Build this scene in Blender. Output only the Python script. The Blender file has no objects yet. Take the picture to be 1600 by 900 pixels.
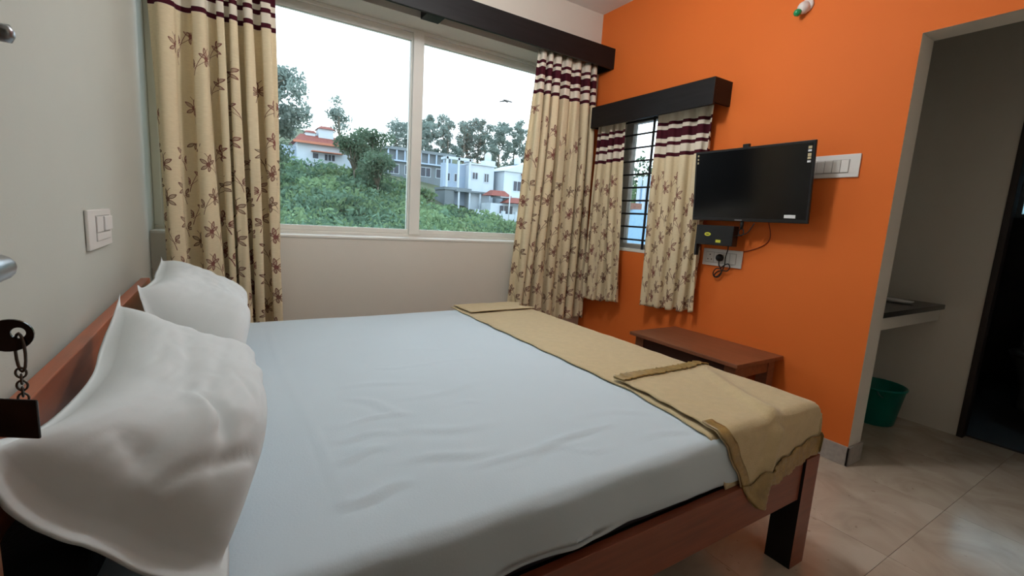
import bpy, bmesh, math, random
import numpy as np
from mathutils import Vector, Matrix, noise as mnoise

PI = math.pi
R = math.radians
scene = bpy.context.scene
C = scene.collection
random.seed(7)

# ------------------------------------------------------------------ camera
cam_d = bpy.data.cameras.new('camera')
cam = bpy.data.objects.new('camera', cam_d)
C.objects.link(cam)
cam_d.sensor_width = 36.0
cam_d.lens = 36.0 * 714.6 / 1600.0
cam_d.clip_start = 0.02
cam_d.clip_end = 500
EYE = 1.154
_r = Vector((0.848382, -0.525964, 0.060083))
_u = Vector((0.027538, 0.157189, 0.987185))
_f = Vector((0.528668, 0.835855, -0.147840))
cam.matrix_world = Matrix(((_r.x, _u.x, -_f.x, 0.0), (_r.y, _u.y, -_f.y, 0.0), (_r.z, _u.z, -_f.z, EYE), (0, 0, 0, 1)))
scene.camera = cam

# ------------------------------------------------------------------ sky, light, exposure
SKY_STRENGTH = 3.2
EXPOSURE = 0.15
FILL_GLOBE_STRENGTH = 84.0
w = bpy.data.worlds.new('overcast_sky')
scene.world = w
w.use_nodes = True
nt = w.node_tree
nt.nodes.clear()
wo = nt.nodes.new('ShaderNodeOutputWorld')
bg = nt.nodes.new('ShaderNodeBackground')
tc = nt.nodes.new('ShaderNodeTexCoord')
sep = nt.nodes.new('ShaderNodeSeparateXYZ')
rmp = nt.nodes.new('ShaderNodeValToRGB')
rmp.color_ramp.elements[0].position = 0.0
rmp.color_ramp.elements[0].color = (0.95, 0.97, 1.0, 1)
rmp.color_ramp.elements[1].position = 0.75
rmp.color_ramp.elements[1].color = (0.62, 0.80, 1.0, 1)
nt.links.new(tc.outputs['Generated'], sep.inputs[0])
nt.links.new(sep.outputs['Z'], rmp.inputs[0])
nt.links.new(rmp.outputs[0], bg.inputs[0])
bg.inputs[1].default_value = SKY_STRENGTH
nt.links.new(bg.outputs[0], wo.inputs[0])

def portal(name, loc, rot, sx, sy):
    l = bpy.data.lights.new(name, 'AREA')
    l.shape = 'RECTANGLE'; l.size = sx; l.size_y = sy
    l.cycles.is_portal = True
    o = bpy.data.objects.new(name, l)
    C.objects.link(o)
    o.location = loc; o.rotation_euler = rot
    return o
portal('window_daylight', (0.98, 3.42, 1.70), (R(-90), 0, 0), 2.64, 1.44)
portal('small_window_daylight', (2.86, 2.42, 1.50), (0, R(90), 0), 1.05, 0.75)

vs = scene.view_settings
vs.view_transform = 'Standard'
vs.look = 'None'
vs.exposure = EXPOSURE
vs.gamma = 1.0
vs.use_curve_mapping = False

# ------------------------------------------------------------------ materials
def lin(r, g, b):
    f = lambda c: (c / 255 / 12.92) if c / 255 <= 0.04045 else ((c / 255 + 0.055) / 1.055) ** 2.4
    return (f(r), f(g), f(b), 1)

MATS = {}
def mat(name, col, rough=0.6, var=0.06, scale=6.0, bump=0.0, bscale=80.0, spec=0.4, metal=0.0, stretch=(1, 1, 1), transl=0.0, coat=0.0, sheen=0.0):
    if name in MATS: return MATS[name]
    m = bpy.data.materials.new(name)
    m.use_nodes = True
    n = m.node_tree.nodes; l = m.node_tree.links
    b = n['Principled BSDF']
    t = n.new('ShaderNodeTexCoord'); mp = n.new('ShaderNodeMapping')
    mp.inputs['Scale'].default_value = stretch
    l.new(t.outputs['Object'], mp.inputs[0])
    nz = n.new('ShaderNodeTexNoise'); nz.inputs['Scale'].default_value = scale; nz.inputs['Detail'].default_value = 4
    l.new(mp.outputs[0], nz.inputs['Vector'])
    cr = n.new('ShaderNodeValToRGB')
    c = np.array(col[:3])
    lo = np.clip(c * (1 - var), 0, 1); hi = np.clip(c * (1 + var), 0, 1)
    cr.color_ramp.elements[0].color = (*lo, 1); cr.color_ramp.elements[0].position = 0.3
    cr.color_ramp.elements[1].color = (*hi, 1); cr.color_ramp.elements[1].position = 0.7
    l.new(nz.outputs['Fac'], cr.inputs[0])
    l.new(cr.outputs[0], b.inputs['Base Color'])
    b.inputs['Roughness'].default_value = rough
    b.inputs['Specular IOR Level'].default_value = spec
    b.inputs['Metallic'].default_value = metal
    if coat: b.inputs['Coat Weight'].default_value = coat; b.inputs['Coat Roughness'].default_value = 0.12
    if sheen: b.inputs['Sheen Weight'].default_value = sheen
    if bump:
        nb = n.new('ShaderNodeTexNoise'); nb.inputs['Scale'].default_value = bscale; nb.inputs['Detail'].default_value = 3
        l.new(mp.outputs[0], nb.inputs['Vector'])
        bp = n.new('ShaderNodeBump'); bp.inputs['Strength'].default_value = bump; bp.inputs['Distance'].default_value = 0.01
        l.new(nb.outputs['Fac'], bp.inputs['Height']); l.new(bp.outputs[0], b.inputs['Normal'])
    if transl:
        tr = n.new('ShaderNodeBsdfTranslucent'); l.new(cr.outputs[0], tr.inputs[0])
        mx = n.new('ShaderNodeMixShader'); mx.inputs[0].default_value = transl
        l.new(b.outputs[0], mx.inputs[1]); l.new(tr.outputs[0], mx.inputs[2])
        l.new(mx.outputs[0], n['Material Output'].inputs[0])
    MATS[name] = m
    return m

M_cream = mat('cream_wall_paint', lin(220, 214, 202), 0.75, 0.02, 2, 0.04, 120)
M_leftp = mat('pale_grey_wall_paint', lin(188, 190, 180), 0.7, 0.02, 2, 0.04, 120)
M_orange = mat('orange_wall_paint', lin(226, 116, 52), 0.6, 0.03, 1.5, 0.03, 150, 0.12)
M_ceil = mat('white_ceiling_paint', lin(235, 233, 228), 0.8, 0.01)
M_skirt = mat('speckled_skirting_tile', lin(168, 160, 152), 0.3, 0.14, 40)
M_black_lam = mat('black_wenge_laminate', lin(24, 22, 23), 0.5, 0.25, 5, 0.08, 30, 0.25, 0, (1, 12, 12))
M_black_lam2 = mat('black_wenge_laminate_side', lin(24, 22, 23), 0.5, 0.25, 5, 0.08, 30, 0.25, 0, (12, 1, 12))
M_brown_lam = mat('brown_wood_laminate', lin(124, 64, 42), 0.35, 0.18, 4, 0.03, 40, 0.45, 0, (1, 10, 14))
M_brown_lam_y = mat('brown_wood_laminate_headboard', lin(160, 88, 55), 0.35, 0.16, 4, 0.03, 40, 0.45, 0, (10, 1, 10))
M_table = mat('dark_brown_table_laminate', lin(130, 80, 54), 0.38, 0.15, 4, 0.03, 40, 0.45, 0, (10, 1, 10))
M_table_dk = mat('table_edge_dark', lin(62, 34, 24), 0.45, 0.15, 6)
M_blackface = mat('black_leg_face', lin(26, 24, 24), 0.5, 0.2, 10)
M_sheet = mat('white_cotton_sheet', lin(194, 207, 214), 0.85, 0.015, 3, 0.06, 220, 0.2, sheen=0.1)
M_pillow = mat('white_pillow_cotton', lin(210, 216, 217), 0.85, 0.015, 3, 0.02, 160, 0.2, sheen=0.1)
M_mattress = mat('mattress_ticking', lin(60, 55, 60), 0.9, 0.1, 10)
M_blanket = mat('beige_fleece_blanket', lin(192, 172, 132), 0.95, 0.05, 40, 0.25, 260, 0.1, sheen=0.25)
M_satin = mat('gold_satin_hem', lin(150, 124, 74), 0.32, 0.22, 26, 0.3, 60, 0.6)
M_white_frame = mat('white_upvc_frame', lin(228, 226, 218), 0.35, 0.02, 4)
M_grey_frame = mat('grey_aluminium_frame', lin(170, 168, 164), 0.4, 0.05, 8)
M_iron = mat('black_grille_paint', lin(28, 28, 32), 0.45, 0.15, 20)
M_plastic_w = mat('white_switch_plastic', lin(226, 224, 220), 0.3, 0.02, 10)
M_plastic_g = mat('grey_switch_gap', lin(165, 163, 160), 0.4, 0.05, 10)
M_tvblack = mat('black_tv_plastic', lin(20, 20, 22), 0.3, 0.1, 10, spec=0.5)
M_screen = mat('dark_tv_screen', lin(9, 10, 13), 0.14, 0.05, 3, spec=0.55)
M_cable = mat('black_cable_rubber', lin(18, 18, 18), 0.5, 0.1, 20)
M_redcable = mat('brown_red_cable', lin(120, 44, 24), 0.5, 0.1, 20)
M_yellow = mat('yellow_green_sticker', lin(206, 204, 60), 0.5, 0.05, 20)
M_stickw = mat('white_sticker_paper', lin(220, 220, 222), 0.5, 0.06, 60)
M_stickg = mat('gold_sticker_icons', lin(190, 175, 140), 0.5, 0.2, 200)
M_granite = mat('black_granite', lin(52, 50, 50), 0.22, 0.35, 90)
M_teal = mat('teal_bucket_plastic', lin(0, 118, 104), 0.35, 0.04, 8)
M_ceramic = mat('white_ceramic', lin(232, 230, 226), 0.15, 0.01, 4)
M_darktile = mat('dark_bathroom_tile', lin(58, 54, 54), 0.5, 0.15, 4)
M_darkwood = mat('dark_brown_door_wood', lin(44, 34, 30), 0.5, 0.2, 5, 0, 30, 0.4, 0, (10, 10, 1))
M_steel = mat('brushed_steel', lin(150, 155, 160), 0.3, 0.08, 30, metal=1.0)
M_nickel = mat('dark_nickel_chain', lin(110, 106, 100), 0.3, 0.1, 30, metal=1.0)
M_tag = mat('black_acrylic_tag', lin(14, 13, 16), 0.12, 0.05, 10, spec=0.6)
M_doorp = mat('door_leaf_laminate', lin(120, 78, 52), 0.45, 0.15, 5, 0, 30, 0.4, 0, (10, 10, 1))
M_green = mat('green_bulb_glass', lin(0, 150, 96), 0.15, 0.05, 6, spec=0.6, coat=0.5)
M_bulbw = mat('white_holder_bakelite', lin(226, 218, 214), 0.3, 0.03, 10)
M_rod = mat('curtain_rod_metal', lin(90, 70, 55), 0.4, 0.05, 10, metal=0.6)
# outside
M_hw = mat('white_house_paint', lin(186, 196, 204), 0.8, 0.04, 0.6)
M_hb = mat('pale_blue_house_paint', lin(160, 176, 194), 0.8, 0.04, 0.6)
M_hg = mat('grey_concrete', lin(112, 120, 124), 0.85, 0.12, 0.8)
M_red = mat('red_clay_roof', lin(128, 70, 60), 0.8, 0.12, 3)
M_hwin = mat('dark_house_window', lin(58, 64, 74), 0.3, 0.1, 2)
M_trim = mat('house_trim_orange', lin(186, 120, 96), 0.8, 0.08, 2)
M_soil = mat('dry_hillside_soil', lin(84, 90, 66), 0.95, 0.3, 0.35)
M_path = mat('pale_gravel_path', lin(150, 140, 124), 0.95, 0.15, 0.8)
M_leafA = mat('shrub_leaves', lin(112, 134, 98), 0.8, 0.4, 0.25, transl=0.3, spec=0.1)
M_leafA2 = mat('dark_shrub_leaves', lin(98, 122, 100), 0.8, 0.4, 0.25, transl=0.3, spec=0.1)
M_leafB = mat('broadleaf_tree_leaves', lin(88, 108, 86), 0.7, 0.3, 0.5, transl=0.4)
M_leafC = mat('eucalyptus_leaves', lin(128, 142, 134), 0.7, 0.25, 0.4, transl=0.4)
M_bark = mat('grey_tree_bark', lin(112, 106, 94), 0.9, 0.2, 3)
M_birdm = mat('dark_bird_feathers', lin(58, 54, 50), 0.9, 0.2, 10)
M_bluewall = mat('light_blue_neighbour_wall', lin(140, 176, 206), 0.85, 0.05, 1)
M_brownroof = mat('brown_tiled_coping', lin(120, 84, 70), 0.85, 0.15, 4)

def glass_mat(name, tint, refl=0.06, rough=0.0):
    m = bpy.data.materials.new(name); m.use_nodes = True
    n = m.node_tree.nodes; l = m.node_tree.links
    n.remove(n['Principled BSDF'])
    t = n.new('ShaderNodeBsdfTransparent'); t.inputs[0].default_value = (*tint, 1)
    g = n.new('ShaderNodeBsdfGlossy'); g.inputs['Roughness'].default_value = rough
    lw = n.new('ShaderNodeFresnel'); lw.inputs[0].default_value = 1.35
    mx = n.new('ShaderNodeMixShader')
    l.new(lw.outputs[0], mx.inputs[0]); l.new(t.outputs[0], mx.inputs[1]); l.new(g.outputs[0], mx.inputs[2])
    l.new(mx.outputs[0], n['Material Output'].inputs[0])
    return m
M_glass = glass_mat('clear_window_glass', (0.93, 0.97, 0.97))
M_frost = mat('frosted_pane', lin(190, 215, 220), 0.5, 0.03, 4, transl=0.85)

def floor_mat():
    m = bpy.data.materials.new('polished_beige_marble_tile'); m.use_nodes = True
    n = m.node_tree.nodes; l = m.node_tree.links; b = n['Principled BSDF']
    t = n.new('ShaderNodeTexCoord')
    nz = n.new('ShaderNodeTexNoise'); nz.inputs['Scale'].default_value = 3.2; nz.inputs['Detail'].default_value = 7; nz.inputs['Distortion'].default_value = 1.4
    l.new(t.outputs['Object'], nz.inputs['Vector'])
    cr = n.new('ShaderNodeValToRGB')
    e = cr.color_ramp.elements
    e[0].position = 0.3; e[0].color = lin(172, 156, 138)
    e[1].position = 0.62; e[1].color = lin(200, 187, 170)
    x = e.new(0.45); x.color = lin(189, 173, 155)
    l.new(nz.outputs['Fac'], cr.inputs[0])
    v = n.new('ShaderNodeTexNoise'); v.inputs['Scale'].default_value = 26; v.inputs['Detail'].default_value = 2
    l.new(t.outputs['Object'], v.inputs['Vector'])
    vr = n.new('ShaderNodeValToRGB'); vr.color_ramp.elements[0].position = 0.22; vr.color_ramp.elements[0].color = (0.45, 0.4, 0.36, 1)
    vr.color_ramp.elements[1].position = 0.30; vr.color_ramp.elements[1].color = (1, 1, 1, 1)
    l.new(v.outputs['Fac'], vr.inputs[0])
    mx = n.new('ShaderNodeMix'); mx.data_type = 'RGBA'; mx.blend_type = 'MULTIPLY'; mx.inputs[0].default_value = 1
    l.new(cr.outputs[0], mx.inputs[6]); l.new(vr.outputs[0], mx.inputs[7])
    l.new(mx.outputs[2], b.inputs['Base Color'])
    b.inputs['Roughness'].default_value = 0.13
    b.inputs['Specular IOR Level'].default_value = 0.5
    return m
M_floor = floor_mat()
M_grout = mat('tile_grout', lin(110, 100, 90), 0.8, 0.05, 10)

# ---- node expression helper for the printed curtain cloth
class E:
    nt = None
    def __init__(s, k): s.k = k
    @staticmethod
    def op(o, *a):
        n = E.nt.nodes.new('ShaderNodeMath'); n.operation = o
        for i, x in enumerate(a):
            if isinstance(x, E): E.nt.links.new(x.k, n.inputs[i])
            else: n.inputs[i].default_value = float(x)
        return E(n.outputs[0])
    def __add__(s, o): return E.op('ADD', s, o)
    __radd__ = __add__
    def __sub__(s, o): return E.op('SUBTRACT', s, o)
    def __rsub__(s, o): return E.op('SUBTRACT', o, s)
    def __mul__(s, o): return E.op('MULTIPLY', s, o)
    __rmul__ = __mul__
    def __truediv__(s, o): return E.op('DIVIDE', s, o)
    def abs(s): return E.op('ABSOLUTE', s)
    def lt(s, o): return E.op('LESS_THAN', s, o)
    def gt(s, o): return E.op('GREATER_THAN', s, o)
    def floor(s): return E.op('FLOOR', s)
    def max(s, o): return E.op('MAXIMUM', s, o)
    def min(s, o): return E.op('MINIMUM', s, o)

def curtain_mat(name, dense_from, length):
    """cream slub cotton with maroon bands near the heading and printed leaf sprigs; u across, v down from the heading, in metres"""
    m = bpy.data.materials.new(name); m.use_nodes = True
    E.nt = m.node_tree
    n = m.node_tree.nodes; l = m.node_tree.links; b = n['Principled BSDF']
    uv = n.new('ShaderNodeUVMap'); uv.uv_map = 'UVMap'
    sp = n.new('ShaderNodeSeparateXYZ'); l.new(uv.outputs[0], sp.inputs[0])
    U = E(sp.outputs[0]); V = E(sp.outputs[1])
    TW, TH = 0.125, 0.175
    col = (U / TW).floor()
    off = E.op('FRACT', col * 0.37) * TH
    row = ((V + off) / TH).floor()
    x = U - col * TW - TW / 2
    y = ((row + 0.5) * TH - (V + off))          # up is positive, centred
    wn = n.new('ShaderNodeTexWhiteNoise'); wn.noise_dimensions = '2D'
    cmb = n.new('ShaderNodeCombineXYZ'); l.new(col.k, cmb.inputs[0]); l.new(row.k, cmb.inputs[1]); l.new(cmb.outputs[0], wn.inputs['Vector'])
    h = E(wn.outputs['Value'])
    flip = (h * 7.0)
    flip = E.op('FRACT', flip).gt(0.5) * 2 - 1
    x = x * flip + (h - 0.5) * 0.02
    on = V.gt(dense_from).max(h.gt(0.62) * V.gt(0.40))
    def leaf(cx, cy, ang, ln, wd):
        ca, sa = math.cos(R(ang)), math.sin(R(ang))
        dx = x - cx; dy = y - cy
        a = (dx * ca + dy * sa) / ln
        c = dy * ca - dx * sa
        d = c.abs() - (a * (1 - a)) * (4 * wd)
        out = d.abs().lt(0.0021) * a.gt(-0.02) * a.lt(1.02)
        fill = d.lt(0.0) * a.gt(0) * a.lt(1)
        vein = c.abs().lt(0.0009) * a.gt(0) * a.lt(0.9)
        return out.max(vein), fill
    outs, fills = [], []
    for a in ((0.010, 0.005, 100, .046, .0075), (0.012, 0.000, 150, .040, .0070), (0.016, 0.000, 35, .044, .0075), (0.014, -0.008, -30, .040, .0070),
              (0.006, -0.010, -80, .030, .006), (-0.045, -0.035, 120, .034, .006), (-0.043, -0.040, 190, .028, .006)):
        o_, f_ = leaf(*a); outs.append(o_); fills.append(f_)
    # curved stems
    yy = y + 0.1
    st = (x + 0.052 - yy * yy * 2.6 - yy * 0.12).abs().lt(0.0017) * y.gt(-0.10) * y.lt(0.055)
    st2 = (y + 0.055 - (x + 0.05) * 0.75).abs().lt(0.0014) * x.gt(-0.05) * x.lt(0.014)
    line = st.max(st2)
    for o_ in outs: line = line.max(o_)
    fill = fills[0]
    for f_ in fills[1:]: fill = fill.max(f_)
    core = ((x - 0.012) * (x - 0.012) + (y + 0.002) * (y + 0.002)).lt(0.00013)
    mask = (line * 0.95).max(fill * 0.30).max(core * 0.9) * on * V.gt(0.36)
    # bands
    band = None
    for v0, v1 in ((.072, .094), (.120, .180), (.208, .232), (.284, .309)):
        k = V.gt(v0) * V.lt(v1)
        band = k if band is None else band.max(k)
    # cloth
    t = n.new('ShaderNodeMapping'); t.inputs['Scale'].default_value = (30, 420, 1); l.new(uv.outputs[0], t.inputs[0])
    sl = n.new('ShaderNodeTexNoise'); sl.inputs['Scale'].default_value = 1.0; sl.inputs['Detail'].default_value = 2; l.new(t.outputs[0], sl.inputs['Vector'])
    cr = n.new('ShaderNodeValToRGB')
    cr.color_ramp.elements[0].position = 0.3; cr.color_ramp.elements[0].color = lin(226, 208, 172)
    cr.color_ramp.elements[1].position = 0.7; cr.color_ramp.elements[1].color = lin(240, 224, 190)
    l.new(sl.outputs['Fac'], cr.inputs[0])
    # lighter cloth between the bands
    top = n.new('ShaderNodeMix'); top.data_type = 'RGBA'; l.new((V.lt(0.31)).k, top.inputs[0]); l.new(cr.outputs[0], top.inputs[6]); top.inputs[7].default_value = lin(236, 226, 208)
    sprig = n.new('ShaderNodeMix'); sprig.data_type = 'RGBA'; l.new(mask.k, sprig.inputs[0]); l.new(top.outputs[2], sprig.inputs[6])
    sc = n.new('ShaderNodeMix'); sc.data_type = 'RGBA'; l.new(h.k, sc.inputs[0]); sc.inputs[6].default_value = lin(104, 70, 54); sc.inputs[7].default_value = lin(126, 62, 60)
    l.new(sc.outputs[2], sprig.inputs[7])
    fin = n.new('ShaderNodeMix'); fin.data_type = 'RGBA'; l.new(band.k, fin.inputs[0]); l.new(sprig.outputs[2], fin.inputs[6]); fin.inputs[7].default_value = lin(74, 24, 36)
    l.new(fin.outputs[2], b.inputs['Base Color'])
    b.inputs['Roughness'].default_value = 0.85; b.inputs['Specular IOR Level'].default_value = 0.15
    tr = n.new('ShaderNodeBsdfTranslucent'); l.new(fin.outputs[2], tr.inputs[0])
    mx = n.new('ShaderNodeMixShader'); mx.inputs[0].default_value = 0.12
    l.new(b.outputs[0], mx.inputs[1]); l.new(tr.outputs[0], mx.inputs[2]); l.new(mx.outputs[0], n['Material Output'].inputs[0])
    return m

# ------------------------------------------------------------------ mesh helpers
class MB:
    def __init__(s): s.v = []; s.f = []; s.m = []
    def face(s, idx, mi=0): s.f.append(idx); s.m.append(mi)
    def box(s, x0, x1, y0, y1, z0, z1, mi=0, mis=None):
        """mis: dict with keys -x +x -y +y -z +z for single faces"""
        b = len(s.v)
        s.v += [(x0, y0, z0), (x1, y0, z0), (x1, y1, z0), (x0, y1, z0), (x0, y0, z1), (x1, y0, z1), (x1, y1, z1), (x0, y1, z1)]
        q = {'-z': (0, 3, 2, 1), '+z': (4, 5, 6, 7), '-y': (0, 1, 5, 4), '+x': (1, 2, 6, 5), '+y': (2, 3, 7, 6), '-x': (3, 0, 4, 7)}
        for k, ix in q.items():
            s.face(tuple(b + i for i in ix), (mis or {}).get(k, mi))
        return s
    def hexa(s, pts, mi=0):
        b = len(s.v); s.v += [tuple(p) for p in pts]
        for ix in ((0, 3, 2, 1), (4, 5, 6, 7), (0, 1, 5, 4), (1, 2, 6, 5), (2, 3, 7, 6), (3, 0, 4, 7)):
            s.face(tuple(b + i for i in ix), mi)
        return s
    def tube(s, pts, r, n=8, mi=0, smooth=0, closed=False):
        pts = [Vector(p) for p in pts]
        if smooth: pts = catmull(pts, smooth, closed)
        rr = r if isinstance(r, (list, tuple)) else [r] * len(pts)
        if len(rr) != len(pts):
            rr = list(np.interp(np.linspace(0, 1, len(pts)), np.linspace(0, 1, len(rr)), rr))
        b = len(s.v); N = len(pts); prev = None
        for i, p in enumerate(pts):
            if closed: t = (pts[(i + 1) % N] - pts[i - 1])
            else: t = pts[min(i + 1, N - 1)] - pts[max(i - 1, 0)]
            t = t.normalized() if t.length > 1e-9 else Vector((0, 0, 1))
            if prev is None:
                a = Vector((0, 0, 1)) if abs(t.z) < 0.9 else Vector((1, 0, 0))
                prev = a.cross(t).normalized()
            u = (prev - t * prev.dot(t)); u = u.normalized() if u.length > 1e-6 else t.orthogonal().normalized()
            prev = u; wv = t.cross(u)
            for k in range(n):
                an = 2 * PI * k / n
                s.v.append(tuple(p + (u * math.cos(an) + wv * math.sin(an)) * rr[i]))
        for i in range(N if closed else N - 1):
            j = (i + 1) % N
            for k in range(n):
                s.face((b + i * n + k, b + i * n + (k + 1) % n, b + j * n + (k + 1) % n, b + j * n + k), mi)
        if not closed:
            s.face(tuple(b + k for k in range(n))[::-1], mi)
            s.face(tuple(b + (N - 1) * n + k for k in range(n)), mi)
        return s
    def lathe(s, prof, n=32, origin=(0, 0, 0), axis=None, mi=0, sx=1.0, sy=1.0):
        b = len(s.v); o = Vector(origin)
        q = Vector(axis).to_track_quat('Z', 'Y') if axis else None
        for (r, z) in prof:
            for k in range(n):
                an = 2 * PI * k / n
                p = Vector((r * math.cos(an) * sx, r * math.sin(an) * sy, z))
                if q: p = q @ p
                s.v.append(tuple(o + p))
        for i in range(len(prof) - 1):
            for k in range(n):
                s.face((b + i * n + k, b + i * n + (k + 1) % n, b + (i + 1) * n + (k + 1) % n, b + (i + 1) * n + k), mi)
        s.face(tuple(b + k for k in range(n))[::-1], mi)
        s.face(tuple(b + (len(prof) - 1) * n + k for k in range(n)), mi)
        return s
    def grid(s, P, mi=0, wrap=False):
        """P: array (a, b, 3)"""
        A, B = P.shape[:2]; b = len(s.v)
        s.v += [tuple(p) for p in P.reshape(-1, 3)]
        for i in range(A - 1):
            for j in range(B - 1):
                s.face((b + i * B + j, b + (i + 1) * B + j, b + (i + 1) * B + j + 1, b + i * B + j + 1), mi)
        return s
    def build(s, name, mats, parent=None, smooth=False, bevel=0.0, solid=0.0, origin=None, segs=2):
        me = bpy.data.meshes.new(name)
        vv = s.v
        if origin is not None:
            ox, oy, oz = origin; vv = [(x - ox, y - oy, z - oz) for x, y, z in s.v]
        me.from_pydata(vv, [], s.f)
        if not isinstance(mats, (list, tuple)): mats = [mats]
        for m in mats: me.materials.append(m)
        if len(mats) > 1: me.polygons.foreach_set('material_index', s.m)
        if smooth: me.polygons.foreach_set('use_smooth', [True] * len(me.polygons))
        me.update()
        o = bpy.data.objects.new(name, me); C.objects.link(o)
        if origin is not None: o.location = origin
        if parent: o.parent = parent
        if bevel:
            bv = o.modifiers.new('bevel', 'BEVEL'); bv.width = bevel; bv.segments = segs; bv.limit_method = 'ANGLE'; bv.angle_limit = R(40)
        if solid:
            sd = o.modifiers.new('thickness', 'SOLIDIFY'); sd.thickness = solid; sd.offset = 0
        return o

def catmull(pts, k, closed=False):
    out = []; N = len(pts)
    rng = range(N) if closed else range(N - 1)
    for i in rng:
        if closed: p0, p1, p2, p3 = pts[i - 1], pts[i], pts[(i + 1) % N], pts[(i + 2) % N]
        else: p0, p1, p2, p3 = pts[max(i - 1, 0)], pts[i], pts[i + 1], pts[min(i + 2, N - 1)]
        for j in range(k):
            t = j / k
            out.append(0.5 * ((2 * p1) + (p2 - p0) * t + (2 * p0 - 5 * p1 + 4 * p2 - p3) * t * t + (3 * p1 - p0 - 3 * p2 + p3) * t ** 3))
    if not closed: out.append(pts[-1])
    return out

def box(*a, **k): return MB().box(*a, **k)

def tag(o, label=None, cat=None, group=None, kind=None):
    if label: o['label'] = label
    if cat: o['category'] = cat
    if group: o['group'] = group
    if kind: o['kind'] = kind
    return o

def thing(name, label, cat, loc=(0, 0, 0), group=None, kind=None, rotz=0.0):
    o = bpy.data.objects.new(name, None); C.objects.link(o)
    o.empty_display_size = 0.1
    o.location = loc; o.rotation_euler = (0, 0, rotz)
    return tag(o, label, cat, group, kind)

def part(mb, name, mats, parent, **k):
    """mesh given in world coordinates, parented to an unrotated Empty at parent.location"""
    l = parent.location
    mb.v = [(x - l.x, y - l.y, z - l.z) for x, y, z in mb.v]
    return mb.build(name, mats, parent, **k)

def struct(mb, name, mats, label, cat, **k):
    o = mb.build(name, mats, **k)
    return tag(o, label, cat, kind='structure')

# ------------------------------------------------------------------ room dimensions
XL, XO = -0.34, 2.69           # left wall face, orange wall face
YW, YN = 3.10, -0.22           # window wall face, near wall face
ZC = 2.86
TO = 0.14                      # orange wall thickness
XF = 3.80                      # far wall of the passage
SILL, HEAD = 0.978, 2.423      # main window opening
WXR = 2.34
SW = (2.05, 2.80, 0.972, 2.02) # small window opening y0,y1,z0,z1
DY0, DY1, DH = 0.03, 0.929, 2.094   # doorway in the orange wall

# floor: grout bed and single tiles
fl = struct(box(XL - .1, 6.1, -1.6, 3.4, -0.12, -0.004), 'floor', M_grout, 'polished beige marble tile floor of the bedroom and passage', 'floor')
TS = 0.60
k = 0
shared = {}
for i in range(0, 11):
    for j in range(-3, 6):
        x0 = XL + i * TS; y0 = -0.07 + j * TS
        x1 = min(x0 + TS, 6.05); y1 = min(y0 + TS, 3.36)
        y0 = max(y0, -1.55)
        if x1 - x0 < .05 or y1 - y0 < .05: continue
        key = (round(x1 - x0, 3), round(y1 - y0, 3))
        if key not in shared:
            t_ = box(0, key[0] - .0015, 0, key[1] - .0015, -0.004, 0.0).build('tile', M_floor, fl)
            shared[key] = t_.data
        else:
            t_ = bpy.data.objects.new('tile', shared[key]); C.objects.link(t_); t_.parent = fl
        t_.location = (x0, y0, 0)

# walls
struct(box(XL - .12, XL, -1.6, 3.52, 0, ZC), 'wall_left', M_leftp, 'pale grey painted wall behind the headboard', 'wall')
m = MB()
m.box(XL, 2.95, YW, YW + .26, 0, SILL)
m.box(XL, 2.95, YW, YW + .26, HEAD, ZC)
m.box(WXR, 2.95, YW, YW + .26, SILL, HEAD)
struct(m, 'wall_back', M_cream, 'cream wall around and under the large picture window', 'wall')
m = MB()
fx = {'-x': 1}
y0, y1, z0, z1 = SW
m.box(XO, XO + TO, y1, YW, 0, ZC, mis=fx)
m.box(XO, XO + TO, y0, y1, 0, z0, mis=fx)
m.box(XO, XO + TO, y0, y1, z1, ZC, mis=fx)
m.box(XO, XO + TO, DY1, y0, 0, ZC, mis=fx)
m.box(XO, XO + TO, DY0, DY1, DH, ZC, mis=fx)
m.box(XO, XO + TO, YN, DY0, 0, ZC, mis=fx)
struct(m, 'wall_right', [M_cream, M_orange], 'bright orange accent wall with the open passage doorway', 'wall')
struct(box(XL - .1, 3.92, -1.6, YW + .26, ZC, ZC + .12), 'ceiling', M_ceil, 'white painted ceiling above the bed', 'ceiling')
m = MB()
m.box(XL, -.29, YN - .14, YN, 0, ZC)
m.box(.60, XF, YN - .14, YN, 0, ZC)
m.box(-.29, .60, YN - .14, YN, 2.10, ZC)
struct(m, 'wall_near', M_cream, 'cream wall with the entrance doorway behind the viewer', 'wall')
m = MB()
m.box(XL - .1, XF, -1.7, -1.6, 0, ZC)
m.box(XF - .1, XF, -1.6, YN - .14, 0, ZC)
struct(m, 'wall_corridor', M_cream, 'cream corridor wall outside the entrance door', 'wall')
# passage
m = MB()
m.box(XF, XF + .12, .776, 1.92, 0, ZC)
m.box(XF, XF + .12, -.10, .776, 2.06, ZC)
m.box(XF, XF + .12, YN - .2, -.10, 0, ZC)
struct(m, 'wall_far', M_cream, 'dim beige passage wall seen through the doorway', 'wall')
struct(box(XO + TO, XF, 1.80, 1.92, 0, ZC), 'wall_alcove', M_cream, 'dim beige wall behind the granite counter', 'wall')
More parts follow.
